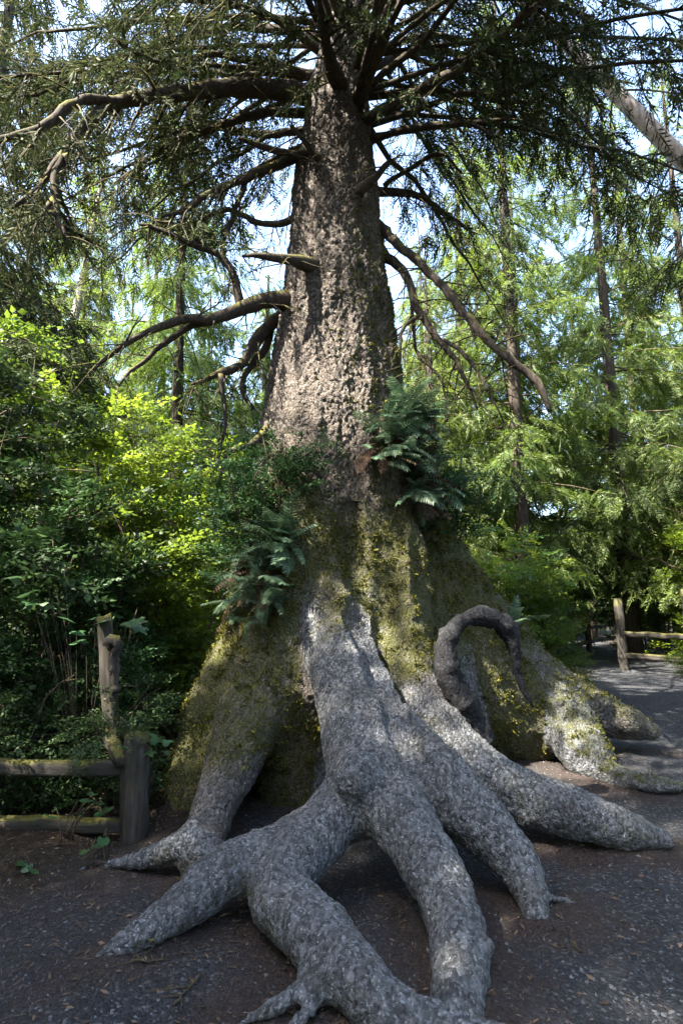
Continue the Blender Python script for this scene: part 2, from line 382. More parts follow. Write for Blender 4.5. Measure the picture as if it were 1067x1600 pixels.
# ---- surface nets
def surface_nets(S):
    sg = S < 0; nx_, ny_, nz_ = S.shape; E = []
    for axs in range(3):
        o = np.zeros(3, int); o[axs] = 1; u, v = [(1, 2), (2, 0), (0, 1)][axs]
        A = sg[:nx_-o[0], :ny_-o[1], :nz_-o[2]]; B = sg[o[0]:, o[1]:, o[2]:]
        e = np.argwhere(A != B); e = e[(e[:, u] > 0) & (e[:, v] > 0) & (e[:, u] < S.shape[u]-1) & (e[:, v] < S.shape[v]-1)]
        va = S[tuple(e.T)]; vb = S[tuple((e+o).T)]; t = va/(va-vb)
        du = np.zeros(3, int); du[u] = 1; dv = np.zeros(3, int); dv[v] = 1
        cells = np.stack([(e-k)@np.array([ny_*nz_, nz_, 1]) for k in (du+dv, dv, 0*du, du)], 1)
        E.append((e+o*t[:, None], cells, va < 0))
    allc = np.concatenate([c.ravel() for _, c, _ in E]); uc, inv = np.unique(allc, return_inverse=True)
    allp = np.concatenate([np.repeat(p, 4, 0) for p, _, _ in E]); cnt = np.bincount(inv)
    V = LO+np.stack([np.bincount(inv, allp[:, a])/cnt for a in range(3)], 1)*H
    Q = inv.reshape(-1, 4); fl = np.concatenate([f for _, _, f in E]); Q[~fl] = Q[~fl][:, ::-1]
    return V, Q
V, Q = surface_nets(SD); del SD; print("a", len(V), time.time()-T0)
def catmull_clark(V, Q):
    n = len(V); fp = V[Q].mean(1); a = Q; b = np.roll(Q, -1, 1); lo = np.minimum(a, b).ravel().astype(np.int64); hi = np.maximum(a, b).ravel()
    ue, inv = np.unique(lo*n+hi, return_inverse=True); e0, e1 = ue//n, ue % n; ne = len(ue)
    def acc(i, w, m): return np.stack([np.bincount(i, w[:, k], m) for k in range(3)], 1)
    fpr = np.repeat(fp, 4, 0); ec = np.bincount(inv, minlength=ne)[:, None]; mid = (V[e0]+V[e1])*.5
    ep = np.where(ec == 2, (V[e0]+V[e1]+acc(inv, fpr, ne))/4, mid)
    vf = np.bincount(Q.ravel(), minlength=n)[:, None]; Fa = acc(Q.ravel(), fpr, n)/np.maximum(vf, 1)
    ve = np.bincount(np.concatenate([e0, e1]), minlength=n)[:, None]; Ra = acc(np.concatenate([e0, e1]), np.concatenate([mid, mid]), n)/np.maximum(ve, 1)
    bd = np.zeros(n, bool); bd[e0[ec[:, 0] == 1]] = True; bd[e1[ec[:, 0] == 1]] = True
    vp = np.where(bd[:, None], V, (Fa+2*Ra+(vf-3)*V)/np.maximum(vf, 1))
    ei = inv.reshape(-1, 4)+n+len(Q); fi = np.arange(len(Q))+n
    q = np.stack([np.stack([Q[:, k], ei[:, k], fi, ei[:, k-1]], 1) for k in range(4)], 1).reshape(-1, 4)
    return np.vstack([vp, fp, ep]), q
V, Q = catmull_clark(V, Q); nv, nf = len(V), len(Q)
print('nets', nv, nf, time.time()-T0)
def vnormals(V, Q):
    n = np.cross(V[Q[:, 2]]-V[Q[:, 0]], V[Q[:, 3]]-V[Q[:, 1]]); o = np.zeros_like(V)
    for k in range(4):
        for a in range(3): o[:, a] += np.bincount(Q[:, k], n[:, a], len(V))
    return norm(o)
NRM = vnormals(V, Q)
D = np.full((nv, len(CH)), 9.); lowv = V[:, 2] < 2.7; VL = V[lowv].astype(np.float32)
for i, (nm, c, k) in enumerate(CH): D[lowv, i] = chain_d(VL, c.astype(np.float32)) - (.10 if i == 0 else 0)
D[~lowv, 0] = 0
LAB = D.argmin(1)
z = V[:, 2]
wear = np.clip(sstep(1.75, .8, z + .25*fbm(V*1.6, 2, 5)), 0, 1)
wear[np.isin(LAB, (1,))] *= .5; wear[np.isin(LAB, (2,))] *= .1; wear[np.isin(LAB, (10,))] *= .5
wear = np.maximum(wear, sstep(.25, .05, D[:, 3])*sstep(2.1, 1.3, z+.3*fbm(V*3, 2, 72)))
# relief: lumps, bark plates (taller than wide on the stem)
up_t = sstep(1.9, 3.0, z)
lump = fbm(V*np.array([3.2, 3.2, 1.6]), 3, 11)*(.014+.010*up_t) + fbm(V*9, 2, 17)*.008
f1, f2, cid = worley(V*np.array([26, 26, 13.0])+fbm(V*6, 2, 3)[:, None]*.6, 7)
edge = sstep(0, .22, f2-f1)
plate = edge*(.8+.4*cid)
vert = fbm(V*np.array([7, 7, .9]), 3, 29)
disp = lump + up_t*(plate*.022 + vert*.04 - .018 + fbm(V*np.array([30, 30, 14]), 2, 61)*.008) + (1-up_t)*((plate-.7)*.006 + fbm(V*27, 2, 41)*.006 + fbm(V*5.5, 2, 43)*.008)
flute = (np.abs(fbm(V*np.array([2.6, 2.6, .45]), 2, 93))-.25)*.16*sstep(.35, .9, z)*sstep(3.2, 2.0, z)*(.15+.85*sstep(1.0, 1.9, z))
V = V + NRM*(disp-flute)[:, None]
NRM = vnormals(V, Q)
# moss: the flare, the damp left flank and the right side of the stem
band = sstep(.75, 1.3, z+.3*fbm(V*2.1, 2, 8))*sstep(3.7, 2.4, z+.5*fbm(V*1.7, 2, 9))
mossv = band*.8
mossv = np.maximum(mossv, np.where(np.isin(LAB, (2,)), .85, 0))
mossv = np.maximum(mossv, np.where(np.isin(LAB, (1,)), .72*sstep(.25, .6, z), 0))
mossv = np.maximum(mossv, sstep(.15, .8, NRM[:, 0])*sstep(2.0, 2.6, z)*sstep(7.6, 5.0, z)*.85)
mossv = np.maximum(mossv, np.where(np.isin(LAB, (10, 11)), .6*sstep(.1, .6, -NRM[:, 1]*.2+NRM[:, 2]), 0))
mossv = np.maximum(mossv, np.where((z < .8) & (NRM[:, 2] < .35), .36, 0)*sstep(-.2, .4, fbm(V*3, 2, 77)))
mossv = np.maximum(mossv, np.where(np.isin(LAB, (len(CH)-1, len(CH)-2)), .75, 0)); wear[np.isin(LAB, (len(CH)-1, len(CH)-2))] *= .2
w3 = sstep(-.10, .08, D[:, [0, 1, 9, 10]].min(1)-D[:, 3])*lowv; mossv = mossv*(1-w3*(1-sstep(1.1, 2.1, z+.3*fbm(V*3, 2, 71))))
V = V + NRM*(np.clip(mossv-.2, 0, 1)*sstep(-.15, .35, fbm(V*9, 3, 88))*(.02+.012*fbm(V*30, 2, 89)))[:, None]; NRM = vnormals(V, Q)
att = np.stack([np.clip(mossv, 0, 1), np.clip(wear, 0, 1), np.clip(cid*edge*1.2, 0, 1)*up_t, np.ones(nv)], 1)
tree = link('spruce_tree', None, loc=(0, 0, 0))
tag(tree, 'huge old spruce with a thick scaly trunk rising from sprawling bare roots', 'tree')
FL = LAB[Q[:, 0]]
for lab in np.unique(FL):
    q = Q[FL == lab]; u, inv = np.unique(q, return_inverse=True); q = inv.reshape(-1, 4)
    nm = CH[lab][0]; me = mesh_from(nm, V[u], [q], True)
    a = me.color_attributes.new('mask', 'FLOAT_COLOR', 'POINT'); a.data.foreach_set('color', att[u].astype(np.float32).ravel())
    me.normals_split_custom_set_from_vertices(NRM[u].astype(np.float32).tolist())
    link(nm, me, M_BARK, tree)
# moss tufts standing off the bark
rm = np.random.default_rng(3); wm = np.clip(mossv-.35, 0, 1)*sstep(-.1, .3, fbm(V*9, 3, 88))*(z > .1)*(NRM[:, 1] < .35)*(z < 6); wm /= wm.sum()
pk = rm.choice(nv, 45000, p=wm); mb = MB()
tuft = [(np.array([[0, -.14, 0], [.5, -.22, .08*k], [1, 0, 0], [.5, .22, -.05]]), np.array([[0, 1, 2, 3]])) for k in (-1, 0, 1)]
scatter(mb, tuft, V[pk]-NRM[pk]*.003, frames(NRM[pk]+rm.normal(0, .75, (len(pk), 3)), rm.uniform(0, 6, len(pk))), rm.gamma(3, .0055, len(pk))+.006, rm)
M_MOSS = mat_leaf('moss', (.035, .038, .008), (.085, .085, .016), (.17, .155, .03), .3, .8, .1)
tag(link('moss', mb.mesh('moss'), M_MOSS, tree), kind='stuff')
print('tree base', time.time()-T0)

# ------------------------------------------------------------------ ground and path
rng = np.random.default_rng(4)
def graded(lo, hi, a, b, step, grow):
    m = list(np.arange(a, b+step/2, step)); s = step
    while m[-1] < hi: s *= grow; m.append(m[-1]+s)
    s = step; l = [a]
    while l[-1] > lo: s *= grow; l.append(l[-1]-s)
    return np.array(l[:0:-1]+m)
gx = graded(-160, 160, -3.0, 4.4, .045, 1.1); gy = graded(-60, 260, 1.7, 7.6, .045, 1.1)
X, Y = np.meshgrid(gx, gy, indexing='ij'); gp = np.stack([X.ravel(), Y.ravel(), np.zeros(X.size)], 1)
dr = np.full(len(gp), 9.); near = (np.abs(gp[:, 0]) < 6) & (gp[:, 1] < 10) & (gp[:, 1] > 0)
dr[near] = np.min([chain_d(gp[near], c) for nm, c, k in CH], 0)
# the gravel runs round the front of the tree and away past its right side
px_ = np.array([-9, -3, 0, 1.5, 3.2, 4.6, 6.0, 7.6, 9.0, 10.4, 12, 15]); py_ = np.array([2.2, 2.0, 2.0, 3.0, 5.2, 7.6, 10.5, 14.5, 19, 24, 31, 45])
pw_ = np.array([1.0, 1.1, 2.2, 2.6, 2.2, 1.7, 1.35, 1.25, 1.2, 1.2, 1.2, 1.2])
pl = spline(np.stack([px_, py_, pw_], 1), 140)
pd = np.full(len(gp), 99.)
for a in pl: pd = np.minimum(pd, np.hypot(gp[:, 0]-a[0], gp[:, 1]-a[1])-a[2])
pd += .25*fbm(gp*1.3, 3, 21)
gravel = sstep(.25, -.25, pd)
soil = np.maximum(sstep(.38, .02, dr+.12*fbm(gp*4, 3, 31)), sstep(-1.0, -1.7, gp[:, 0]-.12*(gp[:, 1]-2)+.3*fbm(gp*2, 2, 5))*.45)
gz = .035*fbm(gp*.8, 2, 2)*sstep(14, 8, gp[:, 1])+.012*fbm(gp*6, 3, 12) + .045*np.exp(-np.maximum(dr, 0)/.11)*near - .0
gz += (1-gravel)*.05*(1+fbm(gp*2.5, 2, 14))
gp[:, 2] = gz
ga = np.stack([gravel, soil, 0*soil, np.ones(len(gp))], 1)
nx, ny = len(gx), len(gy); idx = np.arange(nx*ny).reshape(nx, ny)
GQ = np.stack([idx[:-1, :-1], idx[1:, :-1], idx[1:, 1:], idx[:-1, 1:]], -1).reshape(-1, 4)
def ground_z(x, y):
    i = np.clip(np.searchsorted(gx, x)-1, 0, nx-2); j = np.clip(np.searchsorted(gy, y)-1, 0, ny-2)
    Z = gz.reshape(nx, ny); fx = (x-gx[i])/(gx[i+1]-gx[i]); fy = (y-gy[j])/(gy[j+1]-gy[j])
    return Z[i, j]*(1-fx)*(1-fy)+Z[i+1, j]*fx*(1-fy)+Z[i, j+1]*(1-fx)*fy+Z[i+1, j+1]*fx*fy
def mat_ground():
    m, t = newmat('gravel_and_soil'); tc = N(t, 'ShaderNodeTexCoord'); vec = tc.outputs['Object']
    at = N(t, 'ShaderNodeAttribute', attribute_name='mask'); sp = N(t, 'ShaderNodeSeparateColor'); t.links.new(at.outputs['Color'], sp.inputs[0])
    v = voro(t, vec, 75); v2 = voro(t, vec, 150)
    g = N(t, 'ShaderNodeSeparateColor'); t.links.new(v.outputs['Color'], g.inputs[0])
    grv = ramp(t, g.outputs[0], [(.0, (.013, .0136, .0155)), (.5, (.031, .0325, .036)), (.88, (.068, .071, .078)), (.98, (.22, .227, .24))])
    grv = mixc(t, noise(t, vec, 2.2, 5, .6), grv, (.034, .0355, .039))
    dirt = ramp(t, noise(t, vec, 55, 6, .7), [(.25, (.014, .011, .010)), (.5, (.037, .029, .026)), (.78, (.09, .07, .062))])
    floor = ramp(t, noise(t, vec, 20, 6, .7), [(.25, (.012, .009, .006)), (.55, (.036, .026, .017)), (.8, (.08, .056, .035))])
    mk = math_(t, 'ADD', sp.outputs[1], math_(t, 'MULTIPLY', math_(t, 'SUBTRACT', noise(t, vec, 11, 5, .7), .5), .9), clamp=True)
    c = mixc(t, mk, grv, dirt); c = mixc(t, math_(t, 'SUBTRACT', 1.0, sp.outputs[0]), c, floor)
    h = math_(t, 'ADD', math_(t, 'MULTIPLY', v.outputs['Distance'], -1.0), math_(t, 'MULTIPLY', noise(t, vec, 40, 5, .7), 1.4))
    h = math_(t, 'ADD', h, math_(t, 'MULTIPLY', v2.outputs['Distance'], -.5))
    finish(t, c, .92, h, .8, .012, .15); return m
M_GROUND = mat_ground()
fg = gravel[GQ].mean(1) > .5
for nm, sel in (('path', fg), ('ground', ~fg)):
    q = GQ[sel]; u, inv = np.unique(q, return_inverse=True)
    me = mesh_from(nm, gp[u], [inv.reshape(-1, 4)], True)
    a = me.color_attributes.new('mask', 'FLOAT_COLOR', 'POINT'); a.data.foreach_set('color', ga[u].astype(np.float32).ravel())
    tag(link(nm, me, M_GROUND), kind='structure')
# loose stones
def stone():
    V = norm(rng.normal(0, 1, (9, 3)))
    V = np.array([[1, 0, 0], [-1, 0, 0], [0, 1, 0], [0, -1, 0], [0, 0, 1], [0, 0, -.6]])*rng.uniform(.7, 1.2, (6, 1)); V[:, 2] *= .65
    F = np.array([[0, 2, 4], [2, 1, 4], [1, 3, 4], [3, 0, 4], [2, 0, 5], [1, 2, 5], [3, 1, 5], [0, 3, 5]]); return V, F
def scatter_ground(n, x0, x1, y0, y1, clear=.02):
    p = np.stack([rng.uniform(x0, x1, n), y0+(y1-y0)*rng.uniform(0, 1, n)**1.6, np.zeros(n)], 1)
    d = np.min([chain_d(p, c) for nm, c, k in CH], 0); p = p[d > clear]
    p[:, 2] = ground_z(p[:, 0], p[:, 1]); return p
mb = MB(); p = scatter_ground(11000, -2.6, 4.2, 1.9, 8.0)
s = rng.gamma(2.0, .0022, len(p))+.0025
scatter(mb, [stone() for _ in range(6)], p, frames(norm(rng.normal(0, 1, p.shape)*[1, 1, .2]), rng.uniform(0, 6, len(p))), s, rng)
M_STONE = mat_leaf('stones', (.03, .031, .034), (.065, .067, .072), (.17, .174, .185), .0, .8)
tag(link('gravel', mb.mesh('gravel'), M_STONE), 'loose grey gravel scattered over the trodden ground', 'gravel', kind='stuff')
# needle and twig litter
mb = MB(); p = scatter_ground(15000, -2.6, 3.4, 2.0, 7.5, .0)
dl = np.min([chain_d(p, c) for nm, c, k in CH], 0); keep = rng.uniform(0, 1, len(p)) < np.exp(-dl/.35)+.08+.4*(p[:, 0] < -1.1); p = p[keep]
p[:, 2] += .006
tw = (np.array([[-.5, -.035, 0], [.5, -.02, .0], [.5, .02, 0], [-.5, .035, 0.02]]), np.array([[0, 1, 2, 3]]))
tw2 = (np.array([[-.5, 0, 0], [0, -.16, .06], [.5, 0, .02], [0, .16, .04]]), np.array([[0, 1, 2, 3]]))
scatter(mb, [tw, tw, tw2], p, frames(norm(rng.normal(0, 1, p.shape)*[1, 1, .12]), rng.normal(0, .3, len(p))), rng.uniform(.012, .05, len(p)), rng)
M_LITTER = mat_leaf('litter', (.05, .03, .02), (.10, .065, .04), (.2, .14, .09), .05, .85)
tag(link('leaf_litter', mb.mesh('leaf_litter'), M_LITTER), 'dry brown needles and twigs lying around the roots', 'litter', kind='stuff')
print('ground', time.time()-T0)

# ------------------------------------------------------------------ foliage templates
def blade(mb, a, b, w, nrm):
    d = b-a; s = norm(np.cross(d, nrm))*w; m = a+d*.45
    mb.add([a, m-s, b, m+s], [[0, 1, 2, 3]])
def spray(rng, n=11, L=.26, wid=.0085, twl=.085):
    mb = MB()
    for i in range(n):
        t = (i+.5)/n; a = np.array([L*t, 0, -.05*t*t]); sd = 1 if i % 2 else -1
        l = twl*(1.15-.75*t)*rng.uniform(.7, 1.25); d = norm(np.array([.75, sd*rng.uniform(.5, 1.0), rng.uniform(-.45, .35)]))
        blade(mb, a, a+d*l, wid, norm(rng.normal(0, .5, 3)+[0, 0, 1]))
    blade(mb, np.zeros(3), np.array([L*1.15, 0, -.07]), wid*.9, np.array([0, 0, 1.])); blade(mb, np.zeros(3), np.array([L*1.1, 0, -.06]), wid*.8, np.array([0, 1., 0]))
    return np.concatenate(mb.V), np.concatenate(mb.F4)
rs = np.random.default_rng(10)
SPRAY = [spray(rs, 12, .27, .0085, .095) for _ in range(6)]
SPRAY_FAR = [spray(rs, 14, .30, .0095, .085) for _ in range(6)]
def leaf_twig(rng, n=8, L=.2, ll=.06, lw=.02):
    mb = MB()
    for i in range(n):
        t = (i+.6)/n; a = np.array([L*t, 0, .02*math.sin(t*3)]); sd = 1 if i % 2 else -1
        d = norm(np.array([.45+.5*t, sd*rng.uniform(.6, 1.), rng.uniform(-.5, .3)])); l = ll*rng.uniform(.7, 1.2)
        nn = norm(rng.normal(0, .35, 3)+[0, 0, 1]); s = norm(np.cross(d, nn))*lw*rng.uniform(.8, 1.2); dn = -np.cross(s, d); dn = norm(dn)*l*.12
        a2 = a+d*l*.12
        mb.add([a2, a2+d*l*.4-s+dn, a2+d*l*.95, a2+d*l*.42], [[0, 1, 2, 3]])
        k = mb.n; mb.V.append(np.array([a2+d*l*.42+s+dn])); mb.n += 1; mb.F4.append(np.array([[k-4, k-1, k-2, k]]))
    return np.concatenate(mb.V), np.concatenate(mb.F4)
TWIG = [leaf_twig(rs) for _ in range(6)]
TWIG_S = [leaf_twig(rs, 11, .2, .036, .011) for _ in range(6)]
TWIG_L = [leaf_twig(rs, 6, .22, .10, .026) for _ in range(5)]

def foliate(main, r0, rng, wood, fol, t0=.2, ds=.16, Lb=.9, droop=.5, sp_ds=.085, scale=1.0, tmpl=SPRAY, twigs=True, dens=1.0):
    """hang needle branchlets along a branch polyline"""
    p = main; seg = np.linalg.norm(np.diff(p, axis=0), axis=1); cum = np.concatenate([[0], np.cumsum(seg)]); Lm = cum[-1]
    tg = norm(np.gradient(p, axis=0)); P_, D_, S_ = [], [], []
    s = Lm*t0; side = 1
    while s < Lm:
        t = s/Lm; j = min(int(np.searchsorted(cum, s)), len(p)-1); f_ = (s-cum[j-1])/max(cum[j]-cum[j-1], 1e-6); q = p[j-1]*(1-f_)+p[j]*f_; d = tg[j]
        lat = norm(np.cross(d, [0, 0, 1.0]))*side
        dr_ = norm(lat*rng.uniform(.5, 1.1)+d*rng.uniform(.35, .9)+np.array([0, 0, rng.normal(-.12, .3)]))
        L = Lb*(1.05-.55*t)*rng.uniform(.5, 1.15)
        k = max(4, int(L/.14)); tt = np.linspace(0, 1, k)[:, None]
        bp = q+dr_*L*tt+np.array([0, 0, -1.0])*droop*L*tt**1.8+rng.normal(0, .02, (k, 3))*tt
        if twigs: tube(bp, np.linspace(max(.004, r0*.22), .002, k), 3, wood)
        ns = max(2, int(L/sp_ds*dens)); u = rng.uniform(.1, 1, ns); bt = np.gradient(bp, axis=0)
        B_ = np.stack([np.interp(u, tt[:, 0], bp[:, c]) for c in range(3)], 1); e = norm(np.stack([np.interp(u, tt[:, 0], bt[:, c]) for c in range(3)], 1))
        l2 = norm(np.cross(e, [0, 0, 1.0])+1e-6)*rng.choice([-1, 1], (ns, 1)); dd = e*rng.uniform(.5, 1.0, (ns, 1))+l2*rng.uniform(.2, .9, (ns, 1)); dd[:, 2] += rng.normal(-.25, .3, ns)
        P_.append(B_); D_.append(dd); S_.append(scale*rng.uniform(.65, 1.25, ns))
        s += ds*rng.uniform(.6, 1.4); side = -side
    if P_:
        P_ = np.concatenate(P_); scatter(fol, tmpl, P_, frames(np.concatenate(D_), rng.normal(0, .5, len(P_))), np.concatenate(S_), rng)

# ------------------------------------------------------------------ branches of the great spruce
rb = np.random.default_rng(21)
def branch(paths, fol=dict(), bare=False, knob=0.0, label=None, mat=M_BRANCH):
    wood = MB(); fm = MB()
    for i, lst in enumerate(paths):
        c = chain(lst); n = max(8, int(np.linalg.norm(np.diff(c[:, :3], axis=0), axis=1).sum()/.10)); q = spline(c, n)
        wob = np.cumsum(rb.normal(0, .010, (n, 3)), 0); wob -= np.linspace(0, 1, n)[:, None]*wob[-1]; q[:, :3] += wob-wob[0]; rad = q[:, 3]*.80*(1+rb.normal(0, .05, n))
        tube(q[:, :3], np.maximum(rad, .004), 9 if rad[0] > .04 else 6, wood, .05, rb)
        if not bare and fol.get(i, fol.get('all', True)) is not None:
            f = fol.get(i, fol.get('all', {})); f = f if isinstance(f, dict) else {}
            foliate(q[:, :3], rad[0], rb, wood, fm, **f)
        for _ in range(int(n*(.9 if bare else .35))):      # dead side twigs
            j = rb.integers(n//5, n); L = rb.uniform(.15, .8); d = norm(rb.normal(0, 1, 3)*[1, .6, .7]+[0, 0, -.25])
            k = np.linspace(0, 1, 7)[:, None]; bp = q[j, :3]+d*L*k+np.array([0, 0, -.35])*L*k*k+np.cumsum(rb.normal(0, .018, (7, 3)), 0)*k
            tube(bp, np.linspace(min(rad[j]*.5, .011), .002, 7), 4, wood)
            for _ in range(rb.integers(1, 4)):
                i2 = rb.integers(2, 6); e = norm(d+rb.normal(0, .7, 3)+[0, 0, -.3])*L*rb.uniform(.25, .6)
                tube(bp[i2]+e*np.linspace(0, 1, 4)[:, None]+rb.normal(0, .008, (4, 3))*np.linspace(0, 1, 4)[:, None], np.linspace(.005, .0015, 4), 3, wood)
    o = link('branch', wood.mesh('branch', True), mat, tree)
    if label: o['label'] = label
    if fm.n: link('foliage', fm.mesh('foliage'), M_NEEDLE, o)
    return o
den = dict(ds=.10, Lb=1.0, droop=.45, dens=1.4, t0=.12)
thin = dict(ds=.16, Lb=.8, droop=.6, dens=1.0, t0=.25)
branch([[(500, 150, 6.0, 22), (400, 142, 5.6, 17), (300, 147, 5.2, 15), (210, 158, 4.9, 13), (150, 180, 4.7, 11), (105, 235, 4.5, 9), (85, 300, 4.4, 8), (105, 375, 4.3, 4)],
        [(215, 158, 4.9, 10), (120, 162, 4.5, 9), (60, 208, 4.2, 8), (-40, 220, 3.9, 6)],
        [(105, 235, 4.5, 7), (60, 300, 4.4, 5), (20, 330, 4.3, 4)]], dict(all=dict(ds=.15, Lb=.9, droop=.4, dens=1.1, t0=.3)), label='thick dark mossy limb sweeping level and then curling down')
branch([[(490, 178, 6.0, 10), (410, 178, 5.9, 8), (330, 205, 5.8, 7), (260, 235, 5.7, 5), (180, 290, 5.6, 3)]], dict(all=thin))
branch([[(480, 235, 6.0, 12), (420, 262, 5.6, 9), (345, 293, 5.3, 7), (300, 325, 5.2, 5), (255, 338, 5.1, 3)], [(385, 280, 5.5, 6), (365, 340, 5.5, 5), (345, 400, 5.5, 3)]], dict(all=thin))
branch([[(497, 248, 5.45, 7), (478, 222, 5.25, 5), (456, 196, 5.1, 4)]], bare=True, label='short broken snag on the front of the trunk')
branch([[(480, 244, 5.8, 8), (425, 232, 5.4, 6), (372, 216, 5.2, 4)]], dict(all=dict(ds=.3, Lb=.4, droop=.5, t0=.5)))
branch([[(490, 418, 5.45, 16), (450, 405, 5.15, 11), (412, 402, 5.0, 7), (375, 402, 5.0, 3)]], bare=True, label='broken mossy branch stub on the trunk')
branch([[(462, 470, 5.8, 26), (430, 468, 5.5, 17), (385, 480, 5.4, 13), (335, 500, 5.3, 11), (288, 500, 5.2, 9), (240, 520, 5.1, 7), (192, 546, 5.0, 5), (150, 580, 4.95, 2)],
        [(375, 480, 5.4, 9), (368, 440, 5.4, 8), (345, 400, 5.35, 7), (285, 373, 5.3, 7), (240, 356, 5.25, 5), (217, 350, 5.2, 3)],
        [(320, 380, 5.3, 5), (270, 350, 5.3, 4), (235, 342, 5.25, 2)],
        [(335, 502, 5.3, 9), (275, 522, 5.3, 6), (215, 572, 5.3, 4), (185, 605, 5.3, 2)]], bare=True, label='bare forking mossy limb reaching out above the bushes')
branch([[(455, 480, 5.9, 12), (408, 520, 5.8, 12), (378, 565, 5.7, 10), (335, 588, 5.6, 7), (300, 600, 5.6, 3)], [(420, 500, 5.9, 9), (415, 540, 5.9, 8), (380, 600, 5.8, 6), (395, 640, 5.8, 4)], [(345, 585, 5.6, 6), (350, 640, 5.6, 4), (345, 700, 5.6, 2)]],
       dict(all=dict(ds=.2, Lb=.6, droop=.8, dens=.7, t0=.3)), label='heavy drooping limb hung with dead twigs')
branch([[(425, 655, 5.7, 10), (408, 680, 5.5, 8), (385, 698, 5.4, 7), (355, 708, 5.4, 5), (338, 765, 5.4, 3)]], bare=True)
branch([[(560, 200, 5.9, 13), (590, 178, 5.6, 10), (650, 145, 5.2, 10), (705, 112, 4.9, 9), (780, 65, 4.6, 7), (830, 20, 4.4, 6), (880, -20, 4.2, 5)]], dict(all=dict(ds=.15, Lb=.8, droop=.35, dens=1.1, t0=.3)), label='long limb rising to the upper right of the trunk')
branch([[(565, 222, 5.9, 10), (610, 208, 5.7, 7), (690, 196, 5.6, 7), (760, 190, 5.5, 5), (805, 186, 5.5, 3)], [(735, 193, 5.55, 4), (770, 215, 5.5, 2)]], dict(all=dict(ds=.35, Lb=.4, droop=.7, t0=.5)))
branch([[(560, 150, 6.0, 8), (620, 148, 6.0, 7), (690, 142, 6.1, 6), (760, 155, 6.2, 5), (860, 165, 6.3, 3)]], dict(all=den))
branch([[(560, 300, 5.4, 12), (588, 275, 5.3, 8), (606, 250, 5.2, 5)]], bare=True)
branch([[(590, 350, 5.9, 10), (660, 412, 5.5, 8), (725, 480, 5.2, 8), (790, 552, 5.0, 8), (838, 598, 4.9, 8), (858, 642, 4.85, 4)], [(700, 450, 5.3, 4), (740, 505, 5.3, 3), (775, 530, 5.3, 2)]], bare=True, label='long bare mossy branch slanting down beside the trunk')
branch([[(598, 395, 5.9, 10), (632, 430, 5.7, 8), (650, 480, 5.6, 8), (690, 530, 5.5, 6), (720, 570, 5.5, 5), (745, 640, 5.4, 2)], [(655, 495, 5.6, 5), (628, 520, 5.6, 4), (625, 580, 5.6, 2)], [(690, 530, 5.5, 4), (730, 560, 5.4, 4), (785, 660, 5.3, 2)], [(640, 450, 5.7, 4), (650, 550, 5.7, 3), (690, 590, 5.6, 2), (700, 660, 5.5, 2)]], bare=True, label='dead forking branch with many drooping twigs')
branch([[(535, 140, 5.7, 14), (515, 90, 5.2, 11), (503, 40, 4.8, 9), (488, -20, 4.5, 8), (470, -90, 4.2, 6)]], dict(all=den))
branch([[(590, 300, 6.1, 9), (640, 300, 6.2, 7), (690, 330, 6.3, 5), (730, 360, 6.4, 3)], [(600, 290, 6.0, 5), (680, 240, 6.0, 4), (720, 270, 6.0, 2)]], dict(all=dict(ds=.12, Lb=.6, droop=.9, dens=1.1, t0=.15)))
branch([[(500, 120, 6.0, 9), (420, 95, 5.7, 7), (330, 85, 5.4, 5), (250, 100, 5.1, 4), (180, 60, 4.9, 3)]], dict(all=den))
branch([[(505, 85, 6.0, 9), (440, 40, 5.6, 7), (360, 10, 5.2, 5), (270, 0, 4.9, 4), (180, -30, 4.6, 3)]], dict(all=den))
branch([[(555, 90, 6.0, 9), (620, 60, 5.8, 7), (700, 50, 5.6, 5), (800, 90, 5.4, 4), (900, 110, 5.2, 3)]], dict(all=den))
branch([[(550, 60, 6.0, 9), (610, 10, 5.7, 7), (690, -20, 5.4, 5), (800, -20, 5.1, 4), (930, 30, 4.8, 3)]], dict(all=den))
branch([[(500, 200, 6.3, 9), (420, 215, 6.8, 7), (330, 200, 7.2, 6), (230, 220, 7.6, 4)]], dict(all=thin))
branch([[(480, 330, 6.3, 8), (420, 350, 6.7, 6), (350, 330, 7.0, 5), (280, 360, 7.4, 3)]], dict(all=thin))
branch([[(500, 60, 6.2, 9), (380, 40, 6.6, 7), (240, 70, 6.9, 6), (120, 120, 7.1, 4), (40, 180, 7.2, 3)]], dict(all=den))
branch([[(570, 110, 6.2, 9), (680, 80, 6.6, 7), (800, 120, 6.9, 6), (900, 190, 7.1, 4), (960, 260, 7.2, 3)]], dict(all=den))
